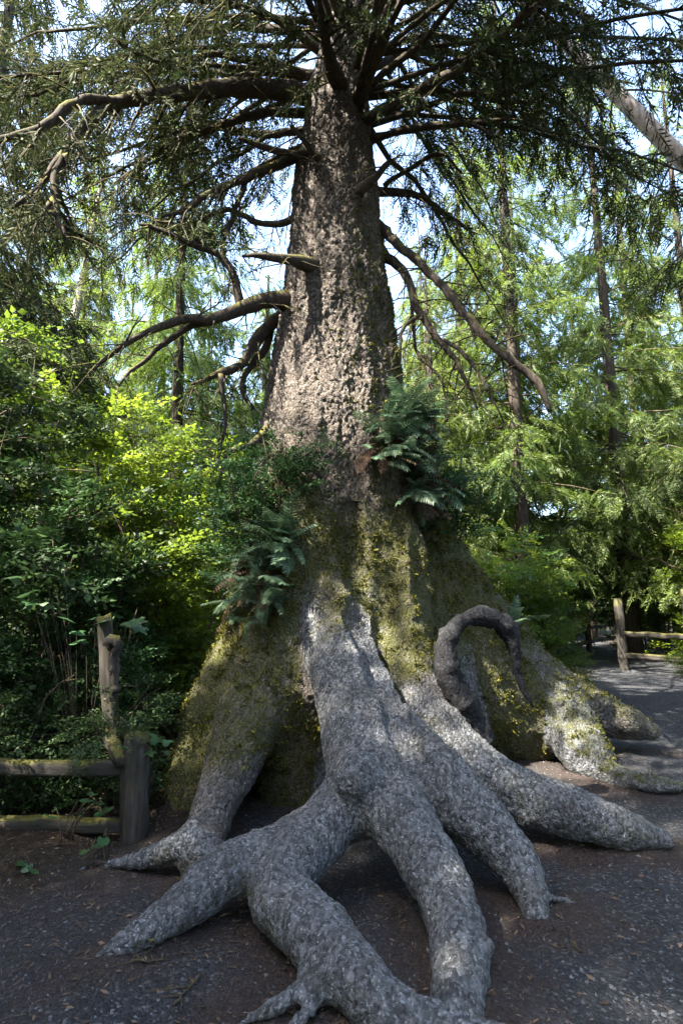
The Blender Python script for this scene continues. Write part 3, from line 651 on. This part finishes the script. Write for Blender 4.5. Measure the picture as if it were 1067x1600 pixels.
# the crown above the frame: whorls of drooping limbs round the leader
wood = MB(); lead = np.array([[tr[0, 0], TD, zz] for zz in np.linspace(11.75, 27, 10)]); tube(lead, np.linspace(tr[0, 3]*.98, .05, 10), 10, wood)
link('leader', wood.mesh('leader', True), M_BRANCH, tree)
for zc in np.concatenate([np.arange(7.7, 12.8, .42), np.arange(12.9, 26, .62)]):
    nb = 5 if zc < 12.8 else 3 if zc < 20 else 2; near_ = zc < 12.8
    for k in range(nb):
        a = rb.uniform(0, 2*math.pi); sa = (math.degrees(a)-214) % 360; sa = min(sa, 360-sa)
        if zc < 16.5 and sa < 34: a += math.radians(72)          # the crown is open towards the sun here
        if zc < 13 and 35 < math.degrees(a) % 360 < 145 and k % 4: a += math.radians(115)
        L = (5.6 if zc < 16 else 5.6-(zc-16)*.42)*rb.uniform(.75, 1.1)
        d = np.array([math.cos(a), math.sin(a), 0]); n = 12; t = np.linspace(0, 1, n)[:, None]
        q = np.array([tr[0, 0], TD, zc+rb.uniform(-.3, .3)])+d*L*t+np.array([0, 0, 1.])*(.25*t-.38*t*t)*L*.6+rb.normal(0, .03, (n, 3))
        wood = MB(); fm = MB(); r0 = .012+.006*L; tube(q, np.linspace(r0, .008, n), 6, wood)
        foliate(q, r0, rb, wood, fm, **(dict(t0=.3, ds=.19, Lb=1.1, droop=.5, sp_ds=.10, scale=1.15) if near_ else dict(t0=.22, ds=.28, Lb=1.2, droop=.45, sp_ds=.16, scale=1.75, twigs=False)))
        o = link('branch', wood.mesh('branch', True), M_BRANCH, tree); link('foliage', fm.mesh('foliage'), M_NEEDLE, o)
print('branches', time.time()-T0)
for az, zc, L, dz in [(150, 7.6, 5.5, -.6), (163, 8.2, 6.0, -1.0), (172, 7.9, 5.2, -.8), (180, 8.8, 6.2, -1.2), (188, 8.3, 6.2, -1.3), (240, 9.2, 5.0, -1.6), (243, 8.6, 5.0, -1.5), (250, 8.9, 4.6, -1.6), (290, 8.8, 4.6, -1.6),
                      (298, 8.4, 5.0, -1.5), (306, 8.9, 5.4, -1.4), (316, 8.2, 5.6, -1.2), (328, 8.6, 6.0, -1.0), (340, 8.0, 6.0, -.9), (352, 8.6, 6.2, -.9), (4, 7.8, 6.0, -.7), (15, 8.4, 6.0, -.7)]:
    a = math.radians(az); d = np.array([math.cos(a), math.sin(a), 0]); n = 14; t = np.linspace(0, 1, n)[:, None]
    q = np.array([tr[1, 0], TD, zc])+d*L*t+np.array([0, 0, 1.])*(.5*t*(1-t)+dz*t*t)+np.cumsum(rb.normal(0, .035, (n, 3)), 0)*t
    wood = MB(); fm = MB(); tube(q, np.linspace(.036, .006, n), 7, wood, .05, rb)
    foliate(q, .05, rb, wood, fm, t0=.28, ds=.15, Lb=1.05, droop=.45, sp_ds=.085, scale=1.1)
    o = link('branch', wood.mesh('branch', True), M_BRANCH, tree); link('foliage', fm.mesh('foliage'), M_NEEDLE, o)
# looped aerial root
c = chain([(758, 1160, 4.45, 20), (742, 1130, 4.42, 22), (715, 1085, 4.4, 22), (700, 1050, 4.4, 24), (695, 1010, 4.42, 23), (712, 978, 4.45, 19), (755, 966, 4.5, 20), (790, 982, 4.55, 19), (803, 1018, 4.55, 13), (808, 1046, 4.55, 9), (817, 1074, 4.55, 6), (832, 1104, 4.55, 2.5)])
q = spline(c, 60); wood = MB(); q[:, 3] *= np.interp(np.arange(60), [0, 12, 22, 30, 36, 46, 60], [.7, .95, .72, .62, .80, .7, .8])*(1+.14*np.sin(np.arange(60)*.8)*np.linspace(1, .4, 60)+rb.normal(0, .08, 60)); q[3:-3, :3] += np.cumsum(rb.normal(0, .003, (54, 3)), 0)
tube(q[:, :3], q[:, 3], 14, wood, .13, rb)
o = link('looped_root', wood.mesh('looped_root', True), M_DEAD, tree); o['label'] = 'black knotted root bent into a hoop'

# ------------------------------------------------------------------ ferns growing on the trunk
rf = np.random.default_rng(33)
def frond_mesh(rng, L=.34, n=13, wid=.075, curl=.5):
    mb = MB(); t = np.linspace(0, 1, 10); rach = np.stack([L*t*(1-.15*curl*t), 0*t, L*(.12*t-curl*.5*t*t)], 1)
    tube(rach, np.linspace(.003, .001, 10), 3, mb)
    for i in range(n):
        u = .18+.8*i/n; b = np.array([np.interp(u, t, rach[:, a]) for a in range(3)]); e = norm(np.array([np.interp(min(u+.05, 1), t, rach[:, a])-np.interp(u-.05, t, rach[:, a]) for a in range(3)]))
        l = wid*math.sin(math.pi*(.12+.86*u)**.8)*rng.uniform(.9, 1.1)+.008
        for sd in (-1, 1):
            d = norm(e*.45+np.array([0, sd, -.18])); w_ = np.cross(d, np.cross(e, d)); w_ = norm(e-d*np.dot(e, d))*L*.30/n
            m = b+d*l*.55+np.array([0, 0, -.004])
            k = mb.n; mb.add([b-w_*.6, m-w_*.75, b+d*l+np.array([0, 0, -.010])+e*.01, m+w_*.75, b+w_*.6], [[0, 1, 3, 4]]); mb.F3.append(np.array([[k+1, k+2, k+3]]))
    return mb.mesh('frond')
FROND = [frond_mesh(rf, .36, 15, .062, c) for c in (.3, .55, .8)]
for m in FROND: m.materials.append(M_FERN)
DFROND = [m.copy() for m in FROND]
for m in DFROND: m.materials.clear(); m.materials.append(M_DFERN)
from mathutils import Matrix
def place(o, pos, d, roll, s):
    R = frames(np.array([d]), np.array([roll]))[0]; M = Matrix.Identity(4)
    for i in range(3):
        for j in range(3): M[i][j] = R[i, j]*s
        M[i][3] = pos[i]
    o.matrix_basis = M
def fern(label, spots, nf, size, outward, dead=.3, group=None):
    base = on_trunk(*spots[0]); base = base if base is not None else P(*spots[0], 5.6)
    root_ = link('fern', None, loc=base); tag(root_, label, 'fern', group)
    for i in range(nf):
        sp = spots[i % len(spots)]; q = on_trunk(sp[0]+rf.normal(0, 12), sp[1]+rf.normal(0, 12)); q = base if q is None else q
        d = np.array(outward)*rf.uniform(.5, 1.1)+rf.normal(0, .55, 3)+np.array([0, -.3, rf.uniform(-.15, .5)])
        isd = rf.uniform() < dead
        if isd: d[2] -= .9
        o = link('frond', (DFROND if isd else FROND)[rf.integers(0, 3)], None, root_)
        place(o, q-base, norm(d), rf.normal(0, .35), size*rf.uniform(.5, 1.35))
fern('large shaggy fern clump spilling from the right side of the trunk', [(640, 660), (655, 690), (620, 690), (665, 720), (640, 735), (610, 660), (670, 760), (650, 770), (600, 700)], 240, 1.3, (.45, -.75, 0), .28)
fern('blue-green fern drooping over the mossy flare beside the leafy shrub', [(440, 850), (425, 860), (415, 880), (430, 905), (400, 920), (395, 950), (385, 900), (450, 830), (380, 860), (400, 880), (370, 930), (410, 840), (430, 940)], 130, 1.3, (-.25, -.8, -.1), .1)
fern('small fern with few fronds on the flare edge behind the hooped root', [(790, 975), (800, 980)], 9, 1.0, (.8, -.3, .2), 0)

# ------------------------------------------------------------------ broadleaf shrubs
ru = np.random.default_rng(55)
def shrub_parts(h, rad, nst, ntw, tmpl, rng, tscale=1.0, low=.15, lean=.25):
    wood = MB(); lf = MB(); P_, D_ = [], []
    for i in range(nst):
        a = rng.uniform(0, 6.28); L = h*rng.uniform(.7, 1.0); d = np.array([math.cos(a), math.sin(a), 0])*rad*rng.uniform(.2, .9)
        n = 9; t = np.linspace(0, 1, n)[:, None]; q = np.array([rng.normal(0, .12), rng.normal(0, .12), 0])+d*t**1.4+np.array([0, 0, L])*t+rng.normal(0, .05, (n, 3))*t
        tube(q, np.linspace(.012+.005*h, .004, n), 5, wood)
        nbr = int(5+h*2.0)
        for j in range(nbr):
            u = rng.uniform(low, 1); b = np.array([np.interp(u, t[:, 0], q[:, c]) for c in range(3)])
            dd = norm(rng.normal(0, 1, 3)*[1, 1, .4]+[0, 0, .2]); l = rad*rng.uniform(.35, .85)*(1.1-.5*u)
            k = np.linspace(0, 1, 5)[:, None]; bp = b+dd*l*k-np.array([0, 0, .25])*l*k**2; tube(bp, np.linspace(.008, .002, 5), 3, wood)
            nn = max(2, int(ntw/(nst*nbr)*rng.uniform(.5, 1.5))); v = rng.uniform(.3, 1.05, (nn, 1))**.7; lat = norm(np.cross(dd, [0, 0, 1.]))
            P_.append(b+dd*l*v-np.array([0, 0, .25])*l*v*v+lat*rng.normal(0, .13, (nn, 1))+rng.normal(0, .035, (nn, 3))); D_.append(dd*.8+lat*rng.normal(0, .7, (nn, 1))+rng.normal(0, .3, (nn, 3)))
    P_ = np.concatenate(P_); scatter(lf, tmpl, P_, frames(np.concatenate(D_), rng.normal(0, .35, len(P_))), tscale*rng.uniform(.55, 1.45, len(P_)), rng)
    return wood.mesh('stems', True), lf.mesh('foliage')
SH = {'tall': shrub_parts(5.2, 1.6, 10, 2400, TWIG, ru, 1.35, .08), 'mid': shrub_parts(3.2, 1.3, 8, 1500, TWIG, ru, 1.2, .05), 'fine': shrub_parts(2.6, 1.1, 9, 2000, TWIG_S, ru, 1.1, .02),
      'low': shrub_parts(1.3, .8, 8, 1100, TWIG_S, ru, 1.0, .0), 'long': shrub_parts(4.6, 1.5, 9, 1700, TWIG_L, ru, 1.1, .08)}
def slot(o, m):
    if not o.data.materials: o.data.materials.append(m)
    o.material_slots[0].link = 'OBJECT'; o.material_slots[0].material = m; return o
def shrub(kind, pos, mat, label, rz=0, s=1.0, cat='shrub', group=None):
    o = link('shrub', None, loc=pos, rz=rz, scale=s); tag(o, label, cat, group)
    for part, me, m in (('stems', SH[kind][0], M_STEM), ('foliage', SH[kind][1], mat)):
        c = slot(link(part, me, None, o), m)
        if part == 'stems': c['kind'] = 'stuff'
    return o
def gpos(x, y): return (x, y, float(ground_z(np.array([x]), np.array([y]))[0])-.03)
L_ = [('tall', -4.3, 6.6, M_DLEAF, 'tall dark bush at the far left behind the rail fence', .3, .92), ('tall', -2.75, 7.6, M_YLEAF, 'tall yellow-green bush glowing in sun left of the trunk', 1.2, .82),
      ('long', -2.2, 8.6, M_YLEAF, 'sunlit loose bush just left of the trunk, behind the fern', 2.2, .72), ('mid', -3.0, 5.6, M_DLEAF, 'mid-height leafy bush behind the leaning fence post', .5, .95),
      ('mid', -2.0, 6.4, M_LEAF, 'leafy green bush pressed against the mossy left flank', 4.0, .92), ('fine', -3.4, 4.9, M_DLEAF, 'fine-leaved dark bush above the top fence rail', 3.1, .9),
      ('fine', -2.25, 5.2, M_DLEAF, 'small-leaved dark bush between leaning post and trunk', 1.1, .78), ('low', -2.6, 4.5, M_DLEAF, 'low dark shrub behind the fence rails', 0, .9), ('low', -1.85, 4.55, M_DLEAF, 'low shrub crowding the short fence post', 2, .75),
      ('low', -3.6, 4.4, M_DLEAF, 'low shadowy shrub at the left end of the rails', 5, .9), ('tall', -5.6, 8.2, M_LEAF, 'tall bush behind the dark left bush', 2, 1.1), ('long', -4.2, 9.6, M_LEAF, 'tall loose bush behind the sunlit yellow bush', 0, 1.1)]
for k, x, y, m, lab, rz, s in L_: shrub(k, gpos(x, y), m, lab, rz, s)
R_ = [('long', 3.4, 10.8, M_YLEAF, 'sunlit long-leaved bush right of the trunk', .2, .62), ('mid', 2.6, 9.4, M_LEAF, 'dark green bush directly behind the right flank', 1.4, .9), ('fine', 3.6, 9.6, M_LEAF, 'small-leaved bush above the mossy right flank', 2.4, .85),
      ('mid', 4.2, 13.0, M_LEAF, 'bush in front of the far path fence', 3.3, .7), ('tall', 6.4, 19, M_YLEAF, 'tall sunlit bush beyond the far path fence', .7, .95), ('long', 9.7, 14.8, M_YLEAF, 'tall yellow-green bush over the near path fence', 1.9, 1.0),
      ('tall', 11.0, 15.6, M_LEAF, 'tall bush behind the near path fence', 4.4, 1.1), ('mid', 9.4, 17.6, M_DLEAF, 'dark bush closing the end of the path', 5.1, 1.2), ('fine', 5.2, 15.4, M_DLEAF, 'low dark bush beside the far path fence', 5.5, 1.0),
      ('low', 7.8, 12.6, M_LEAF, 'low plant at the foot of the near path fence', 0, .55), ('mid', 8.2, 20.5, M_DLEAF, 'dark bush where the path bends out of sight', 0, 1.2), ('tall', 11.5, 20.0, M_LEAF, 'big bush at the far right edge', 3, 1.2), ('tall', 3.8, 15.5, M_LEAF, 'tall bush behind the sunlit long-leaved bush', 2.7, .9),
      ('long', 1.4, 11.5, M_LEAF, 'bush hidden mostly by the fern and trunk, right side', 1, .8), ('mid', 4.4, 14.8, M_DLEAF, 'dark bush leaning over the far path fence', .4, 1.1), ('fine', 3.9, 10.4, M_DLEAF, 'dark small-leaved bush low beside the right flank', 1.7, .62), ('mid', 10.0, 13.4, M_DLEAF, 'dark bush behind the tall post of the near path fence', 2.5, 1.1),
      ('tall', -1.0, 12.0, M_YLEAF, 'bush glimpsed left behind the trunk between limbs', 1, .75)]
for k, x, y, m, lab, rz, s in R_: shrub(k, gpos(x, y), m, lab, rz, s)
b = on_trunk(440, 800); b = b if b is not None else P(440, 800, 5.2)
shrub('low', b+np.array([-.25, .15, -.55]), M_DLEAF, 'small-leaved bush growing on the trunk above the drooping fern', 1.0, .95)
shrub("low", on_trunk(470, 740)+np.array([-.05, .1, -.35]), M_DLEAF, 'dark tuft of small leaves perched on the front of the trunk', 2.0, .6)
shrub("low", P(690, 790, 5.9)+np.array([.1, .1, -.45]), M_DLEAF, 'dark leafy shrub rooted under the large fern clump', 3.0, .85)

# ------------------------------------------------------------------ background conifers
rc = np.random.default_rng(77)
def conifer(h, rad, z0, nb, rng, droop=.55, scale=1.75, r0=.2, tmpl=SPRAY_FAR):
    wood = MB(); limbs = MB(); fm = MB()
    n = 16; t = np.linspace(0, 1, n); ax_ = np.stack([.15*np.sin(t*3+rng.uniform(0, 6)), .15*np.sin(t*2.3+rng.uniform(0, 6)), h*t], 1); ax_[:, :2] -= ax_[0, :2]
    tube(ax_, r0*(1-t)**.8+.03, 10, wood, .03, rng)
    for i in range(nb):
        u = z0/h+(1-z0/h)*(i+rng.uniform(0, 1))/nb; zc = h*u; a = rng.uniform(0, 6.28)
        L = rad*(1.0-.85*((u-z0/h)/(1-z0/h)))*rng.uniform(.6, 1.1); d = np.array([math.cos(a), math.sin(a), 0]); k = np.linspace(0, 1, 8)[:, None]
        c0 = np.array([np.interp(zc, ax_[:, 2], ax_[:, 0]), np.interp(zc, ax_[:, 2], ax_[:, 1]), zc])
        q = c0+d*L*k+np.array([0, 0, 1.])*L*(.1*k-.5*droop*k*k)+rng.normal(0, .03, (8, 3))*k
        tube(q, np.linspace(.018+.006*L, .005, 8), 4, limbs)
        foliate(q, .02, rng, limbs, fm, t0=.12, ds=.2, Lb=min(1.15, L*.42), droop=.55, sp_ds=.085, scale=scale, tmpl=tmpl, twigs=False)
    return wood.mesh('trunk', True), limbs.mesh('limbs'), fm.mesh('crown')
CF = [conifer(17, 3.6, 1.5, 92, rc), conifer(21, 4.1, 2.5, 100, rc, .75), conifer(13, 3.1, .8, 80, rc, .5), conifer(24, 3.7, 5.2, 78, rc, .6)]
def tree_bg(v, pos, label, rz=0, s=1.0, bark=M_TRUNK, tilt=(0, 0), group=None, needle=M_FARNEEDLE):
    o = link('conifer_tree', None, loc=pos, scale=s); o.rotation_euler = (tilt[0], tilt[1], rz); tag(o, label, 'tree', group)
    for part, me, m in zip(('trunk', 'limbs', 'crown'), CF[v], (bark, M_STEM, needle)):
        c = slot(link(part, me, None, o), m)
        if part == 'limbs': c['kind'] = 'stuff'
for v, x, y, lab, rz, s, bk, tl in [
    (1, -4.6, 15.0, 'conifer with drooping sprays directly left of the trunk, far behind', .4, .95, M_TRUNK, (0, 0)),
    (0, -8.5, 14.0, 'conifer with pale leaning stem behind the dark left bush', 1.4, 1.0, M_PALE, (0, .12)),
    (2, -2.2, 17.5, 'shorter conifer seen under the bare forking limb', 2.6, 1.0, M_TRUNK, (0, 0)),
    (1, 3.4, 16.0, 'pale drooping conifer in the gap right of the trunk', 3.6, .85, M_TRUNK, (0, -.01)),
    (0, 6.0, 17.5, 'sunlit conifer in the middle of the right-hand forest', 5.0, 1.0, M_TRUNK, (0, 0)),
    (1, 8.8, 17.0, 'tall conifer behind the right-hand bushes', 2.0, 1.05, M_TRUNK, (0, 0)),
    (3, 8.6, 9.6, 'near conifer hanging dark sprays over the right edge', 1.9, .8, M_TRUNK, (0, -.03)),
    (1, -7.2, 9.6, 'near conifer towering behind the dark left bush', .9, .95, M_TRUNK, (0, .03)),
    (3, 4.7, 14.0, 'slim conifer right of the trunk, dark stem bare above the bushes', 4.1, .9, M_TRUNK, (0, 0)),
    (2, 2.2, 12.8, 'young conifer filling the gap just right of the trunk', .9, .8, M_TRUNK, (0, 0)),
    (3, 13, 19, 'high-crowned conifer at the right edge of the forest', 0, 1.0, M_TRUNK, (0, 0)),
    (0, 1.6, 21, 'conifer glimpsed between trunk and slanting bare branch', 0, .8, M_TRUNK, (0, 0)),
    (3, -12, 19, 'high-crowned conifer far behind the left bushes', 0, 1.0, M_TRUNK, (0, 0)),
    (2, -6.6, 20, 'small conifer at the back of the left gap', 3, 1.1, M_TRUNK, (0, 0))]:
    tree_bg(v, gpos(x, y), lab, rz, s, bk, tl, needle=M_NEEDLE if 'near conifer' in lab or 'pale sunlit' in lab else M_FARNEEDLE)
A_ = P(1082, 298, 9.2); B_ = P(962, 172, 9.0); dl_ = norm(B_-A_); base = A_-dl_*(A_[2]/dl_[2]); top = B_+dl_*7
t = np.linspace(0, 1, 26)[:, None]; q = base+(top-base)*t; q[:, 2] += .5*np.sin(t[:, 0]*math.pi); wood = MB(); tube(q-base, np.linspace(.30, .05, 26), 12, wood, .04, rc)
lt = link('leaning_tree', None, loc=base); tag(lt, 'pale sunlit bare trunk leaning steeply in from the upper right edge', 'tree'); link('trunk', wood.mesh('trunk', True), M_PALE, lt)
limbs = MB(); fm = MB()
for i in range(34):
    u = rc.uniform(.5, 1); c0 = q[int(u*25)]-base; L = 2.4*(1.2-u)+.5; d = norm(rc.normal(0, 1, 3)*[1, 1, .3]); kk = np.linspace(0, 1, 7)[:, None]
    bq = c0+d*L*kk+np.array([0, 0, -.4])*L*kk*kk; tube(bq, np.linspace(.03, .005, 7), 4, limbs); foliate(bq, .02, rc, limbs, fm, t0=.3, ds=.2, Lb=.7, droop=.5, sp_ds=.1, scale=1.5, tmpl=SPRAY_FAR, twigs=False)
link('limbs', limbs.mesh('limbs'), M_STEM, lt)['kind'] = 'stuff'; link('crown', fm.mesh('crown'), M_NEEDLE, lt)
k = 0
for ang in np.linspace(-48, 52, 22):
    for ring, (d0, d1) in enumerate(((25, 30), (34, 42))):
        d = rc.uniform(d0, d1); a = math.radians(ang+rc.uniform(-2, 2)); x, y = d*math.sin(a), d*math.cos(a)
        tree_bg(int(rc.integers(0, 4)), gpos(x, y), 'distant conifer in the far rows of the forest', rc.uniform(0, 6), rc.uniform(.75, 1.05), group='far forest conifers')
# unseen conifers added on the sunny side to shade roots and left bushes
for v, x, y, lab, s in [(2, -8.3, 3.6, 'short unseen conifer added to shade the dark left bush', 1.05), (2, -7.6, 1.7, 'low unseen conifer added to shade the far left bushes', .88), (1, -7.7, -2.9, 'tall unseen conifer added to thicken the shade on the roots', .95), (2, -6.6, .2, 'slim unseen conifer added to shade the trunk flare', 1.1), (0, -6.6, -1.9, 'unseen conifer added on the sunny side to shade the roots', 1.0), (1, -4.6, -4.3, 'unseen conifer added behind the viewpoint to shade the ground', .9)]:
    tree_bg(v, gpos(x, y), lab, 2.0, s, group='added shade trees')
for x, y, v in [(-8.5, -5, 1), (2, -8, 0), (7, -5, 2), (10, 0.5, 1), (11, 6, 0), (5, -12, 3), (-3, -11, 1)]:  # unseen trees added all round to cut the low skylight
    tree_bg(v, gpos(x, y), 'conifer ringing the clearing outside the view', x, 1.0, group='trees ringing the clearing')
print('forest', time.time()-T0)

# ------------------------------------------------------------------ fences
rw = np.random.default_rng(91)
def timber(p0, p1, w0, w1, name, parent, twist=.0, n=9):
    """a rough split timber from p0 to p1 with a squarish, uneven section"""
    p0, p1 = np.asarray(p0, float), np.asarray(p1, float); t = np.linspace(0, 1, n)[:, None]
    L = np.linalg.norm(p1-p0); d = norm(p1-p0); q = np.array([0, 0, L])*t+rw.normal(0, .009, (n, 3))*[1, 1, 0]
    a = np.arange(16)/16*2*math.pi+.2; sq = (np.abs(np.cos(a))**6+np.abs(np.sin(a))**6)**(-1/6)
    bump = 1+rw.normal(0, .10, 16); V = []
    for i in range(n):
        ww = (1+rw.normal(0, .03, 16))*sq*bump*.5*(.92 if i in (0, n-1) else 1)
        V.append(q[i]+np.stack([np.cos(a)*ww*w0, np.sin(a)*ww*w1, rw.normal(0, .012, 16)*(i in (0, n-1))], 1))
    V = np.array(V).reshape(-1, 3); idx = np.arange(n*16).reshape(n, 16); A, B = idx[:-1], idx[1:]
    F = np.stack([A, np.roll(A, -1, 1), np.roll(B, -1, 1), B], -1).reshape(-1, 4)
    c0, c1 = len(V), len(V)+1; V = np.vstack([V, q[0]-[0, 0, .004], q[-1]+[0, 0, .006]])
    T = np.vstack([np.stack([np.roll(idx[0], -1), idx[0], np.full(16, c0)], -1), np.stack([idx[-1], np.roll(idx[-1], -1), np.full(16, c1)], -1)])
    o = link(name, mesh_from(name, V, [F, T], False), M_TIMBER, parent); up = np.array([0, 0, 1.]) if abs(d[2]) < .8 else np.array([0, -1., 0])
    xx = norm(np.cross(up, d)); yy = np.cross(d, xx); M = Matrix.Identity(4)
    for i in range(3): M[i][0], M[i][1], M[i][2], M[i][3] = xx[i], yy[i], d[i], (p0-FENCE_O)[i]
    o.matrix_basis = M; return o
FENCE_O = G(210, 1315)
fo = link('rail_fence', None, loc=FENCE_O); tag(fo, 'old split-rail fence with mossy rails and leaning post, left of the roots', 'fence')
timber(FENCE_O+[0, 0, -.2], FENCE_O+[-.02, 0, .70], .175, .15, 'post', fo)
p1 = P(162, 964, 4.5); p0 = P(186, 1230, 4.5); timber(p0+(p0-p1)*.6, p1, .105, .10, 'post', fo)['label'] = 'tall leaning post with a broken knot'
a_ = P(195, 1200, 4.06); timber(P(-260, 1192, 4.12), a_, .085, .09, 'rail', fo)
a_ = P(195, 1288, 4.06); timber(P(-260, 1288, 4.12), a_, .075, .08, 'rail', fo)
timber(P(172, 1140, 4.5), P(186, 1188, 3.98), .085, .085, 'rail', fo)['label'] = 'mossy rail end pointing at the viewer'
wood = MB(); q = spline(chain([(178, 1010, 4.45, 12), (172, 1000, 4.4, 10), (184, 1004, 4.36, 9), (179, 1028, 4.40, 9), (182, 1048, 4.40, 8), (180, 1062, 4.40, 6), (181, 1078, 4.41, 8)]), 24)
tube(q[:, :3]-FENCE_O, q[:, 3]*.85*(1+rw.normal(0, .15, 24)), 9, wood, .16, rw); link('broken_knot', wood.mesh('broken_knot', True), M_TIMBER, fo)
FENCE_O = G(975, 1047); fb = FENCE_O; f2 = link('rail_fence', None, loc=fb); tag(f2, 'rail fence with lit rails and tall posts on the near side of the path', 'fence')
timber(fb+[0, 0, -.2], fb+[-.02, 0, 1.75], .19, .17, 'post', f2); e = fb+np.array([1.15, -1.0, 0]); timber(e+[0, 0, -.2], e+[-.05, 0, 1.95], .17, .16, 'post', f2); e2 = fb+np.array([2.6, -2.3, 0])
for zz in (.88, .36): timber(fb+[0, 0, zz], e+[0, -.05, zz-.03], .11, .13, 'rail', f2); timber(e+[0, 0, zz-.02], e2+[0, 0, zz-.05], .11, .13, 'rail', f2)
timber(e2+[0, 0, -.2], e2+[0, 0, 1.3], .17, .16, 'post', f2)
A_ = G(845, 1042); B_ = G(968, 1006); FENCE_O = A_; f3 = link('rail_fence', None, loc=A_); tag(f3, 'dim rail fence on the far side of the path', 'fence')
for u in (0, .5, 1): q = A_+(B_-A_)*u; timber(q+[0, 0, -.2], q+[0, 0, 1.05], .15, .15, 'post', f3)
for zz in (.82, .35):
    for u in (0, .5): timber(A_+(B_-A_)*u+[0, 0, zz], A_+(B_-A_)*(u+.5)+[0, 0, zz], .1, .11, 'rail', f3)

# ------------------------------------------------------------------ broad-leaved plants by the fence
def broad_leaf(rng, lob=3):
    a = np.linspace(-math.pi, math.pi, 15); r = .5+.18*np.cos(a*lob)*(np.abs(a) < 2.6)+.05*rng.normal(0, 1, 15); r[0] = r[-1] = .18
    V = np.stack([.38+r*np.cos(a), r*np.sin(a)*.95, -.12*np.abs(np.sin(a))*r-.15*(r*np.cos(a)+.2)**2], 1)
    V = np.vstack([V, [.3, 0, .03]]); F = np.array([[i, i+1, 15] for i in range(14)]); me = mesh_from('leaf', V, [F]); me.materials.append(M_BIGLEAF); return me
BL = [broad_leaf(rw, 3), broad_leaf(rw, 3), broad_leaf(rw, 5)]
def round_leaf():
    a = np.linspace(-math.pi, math.pi, 13); r = .5-.12*np.cos(a)-.3*(np.abs(a) > 2.9); V = np.vstack([np.stack([.35+r*np.cos(a), r*np.sin(a), .08*r*np.abs(np.sin(a))], 1), [.2, 0, 0]])
    me = mesh_from('leaf', V, [np.array([[i, i+1, 13] for i in range(12)])]); me.materials.append(M_BIGLEAF); return me
BR = [round_leaf()]
def leafy(label, base, spots, size, ms, stem=True, up=.25):
    o = link('plant', None, loc=base); tag(o, label, 'plant'); wood = MB()
    for px, py, d in spots:
        q = P(px, py, d)-base; k = np.linspace(0, 1, 6)[:, None]
        bp = np.array([rw.normal(0, .03), rw.normal(0, .03), 0])*(1-k)+q*k+np.array([0, 0, .12])*np.sin(k*math.pi); tube(bp, np.linspace(.004, .0018, 6), 4, wood)
        dirn = norm(np.array([rw.normal(0, .7), -.8, rw.uniform(-.45, .15)])); lf = link('leaf', ms[rw.integers(0, len(ms))], None, o)
        place(lf, q, dirn, rw.normal(0, .35), size*rw.uniform(.75, 1.2))
    if stem: link('stems', wood.mesh('stems', True), M_STEM, o)['kind'] = 'stuff'
sp = lambda L, d: [(a, b, d+rw.uniform(-.12, .12)) for a, b in L]
leafy('broad lobed leaves arching over the top of the leaning post', np.array(gpos(-2.1, 4.75)), sp([(150, 965), (175, 968), (200, 970), (225, 978), (120, 985), (135, 1000), (100, 965), (60, 925), (85, 900), (50, 940), (80, 945), (100, 880), (215, 965), (65, 870), (35, 900)], 4.45), .14, BL)
leafy('sprig of pointed leaves beside the top of the short post', np.array(gpos(-1.42, 4.2)), sp([(235, 1158), (262, 1155), (240, 1172), (258, 1172), (248, 1150)], 4.1), .10, BL)
leafy('round-leaved vine climbing the lower fence rail', np.array(gpos(-1.85, 3.92)), sp([(80, 1275), (155, 1255), (140, 1250), (160, 1270), (170, 1262), (148, 1240)], 3.9), .09, BR)
leafy('small round-leaved plant at the foot of the fence', np.array(gpos(-1.5, 3.75)), sp([(158, 1320), (152, 1345), (135, 1328), (162, 1310), (140, 1335)], 3.72), .08, BR)
leafy('single round-leaved seedling at the gravel edge', np.array(gpos(-1.95, 3.4)), sp([(45, 1352), (52, 1358), (40, 1348)], 3.42), .085, BR)
# fallen twigs and leaf on the ground
def twig(label, a, b, forks):
    A = G(*a); A[2] = float(ground_z(A[:1], A[1:2])[0]); B = G(*b); wood = MB(); k = np.linspace(0, 1, 7)[:, None]
    q = (B-A)*k; q[:, 2] = [float(ground_z(np.array([A[0]+x]), np.array([A[1]+y]))[0])-A[2]+.008 for x, y in q[:, :2]]; q[1:, :2] += rw.normal(0, .006, (6, 2)); tube(q, np.linspace(.006, .003, 7), 5, wood)
    for f in range(forks):
        s0 = q[rw.integers(1, 6)]; e = s0+np.array([rw.normal(0, .07), rw.normal(0, .07), .004]); tube(np.linspace(s0, e, 4), np.linspace(.004, .002, 4), 4, wood)
    tag(link('twig', wood.mesh('twig', True), M_STEM, loc=A), label, 'twig')
twig('dark forked twig lying on gravel below the left root', (272, 1578), (312, 1528), 7)
twig('pale dry twig lying between left root and small front root', (205, 1525), (262, 1512), 6)
twig('tiny twig on the gravel right of the front root', (890, 1478), (912, 1490), 2)
print('done', time.time()-T0)
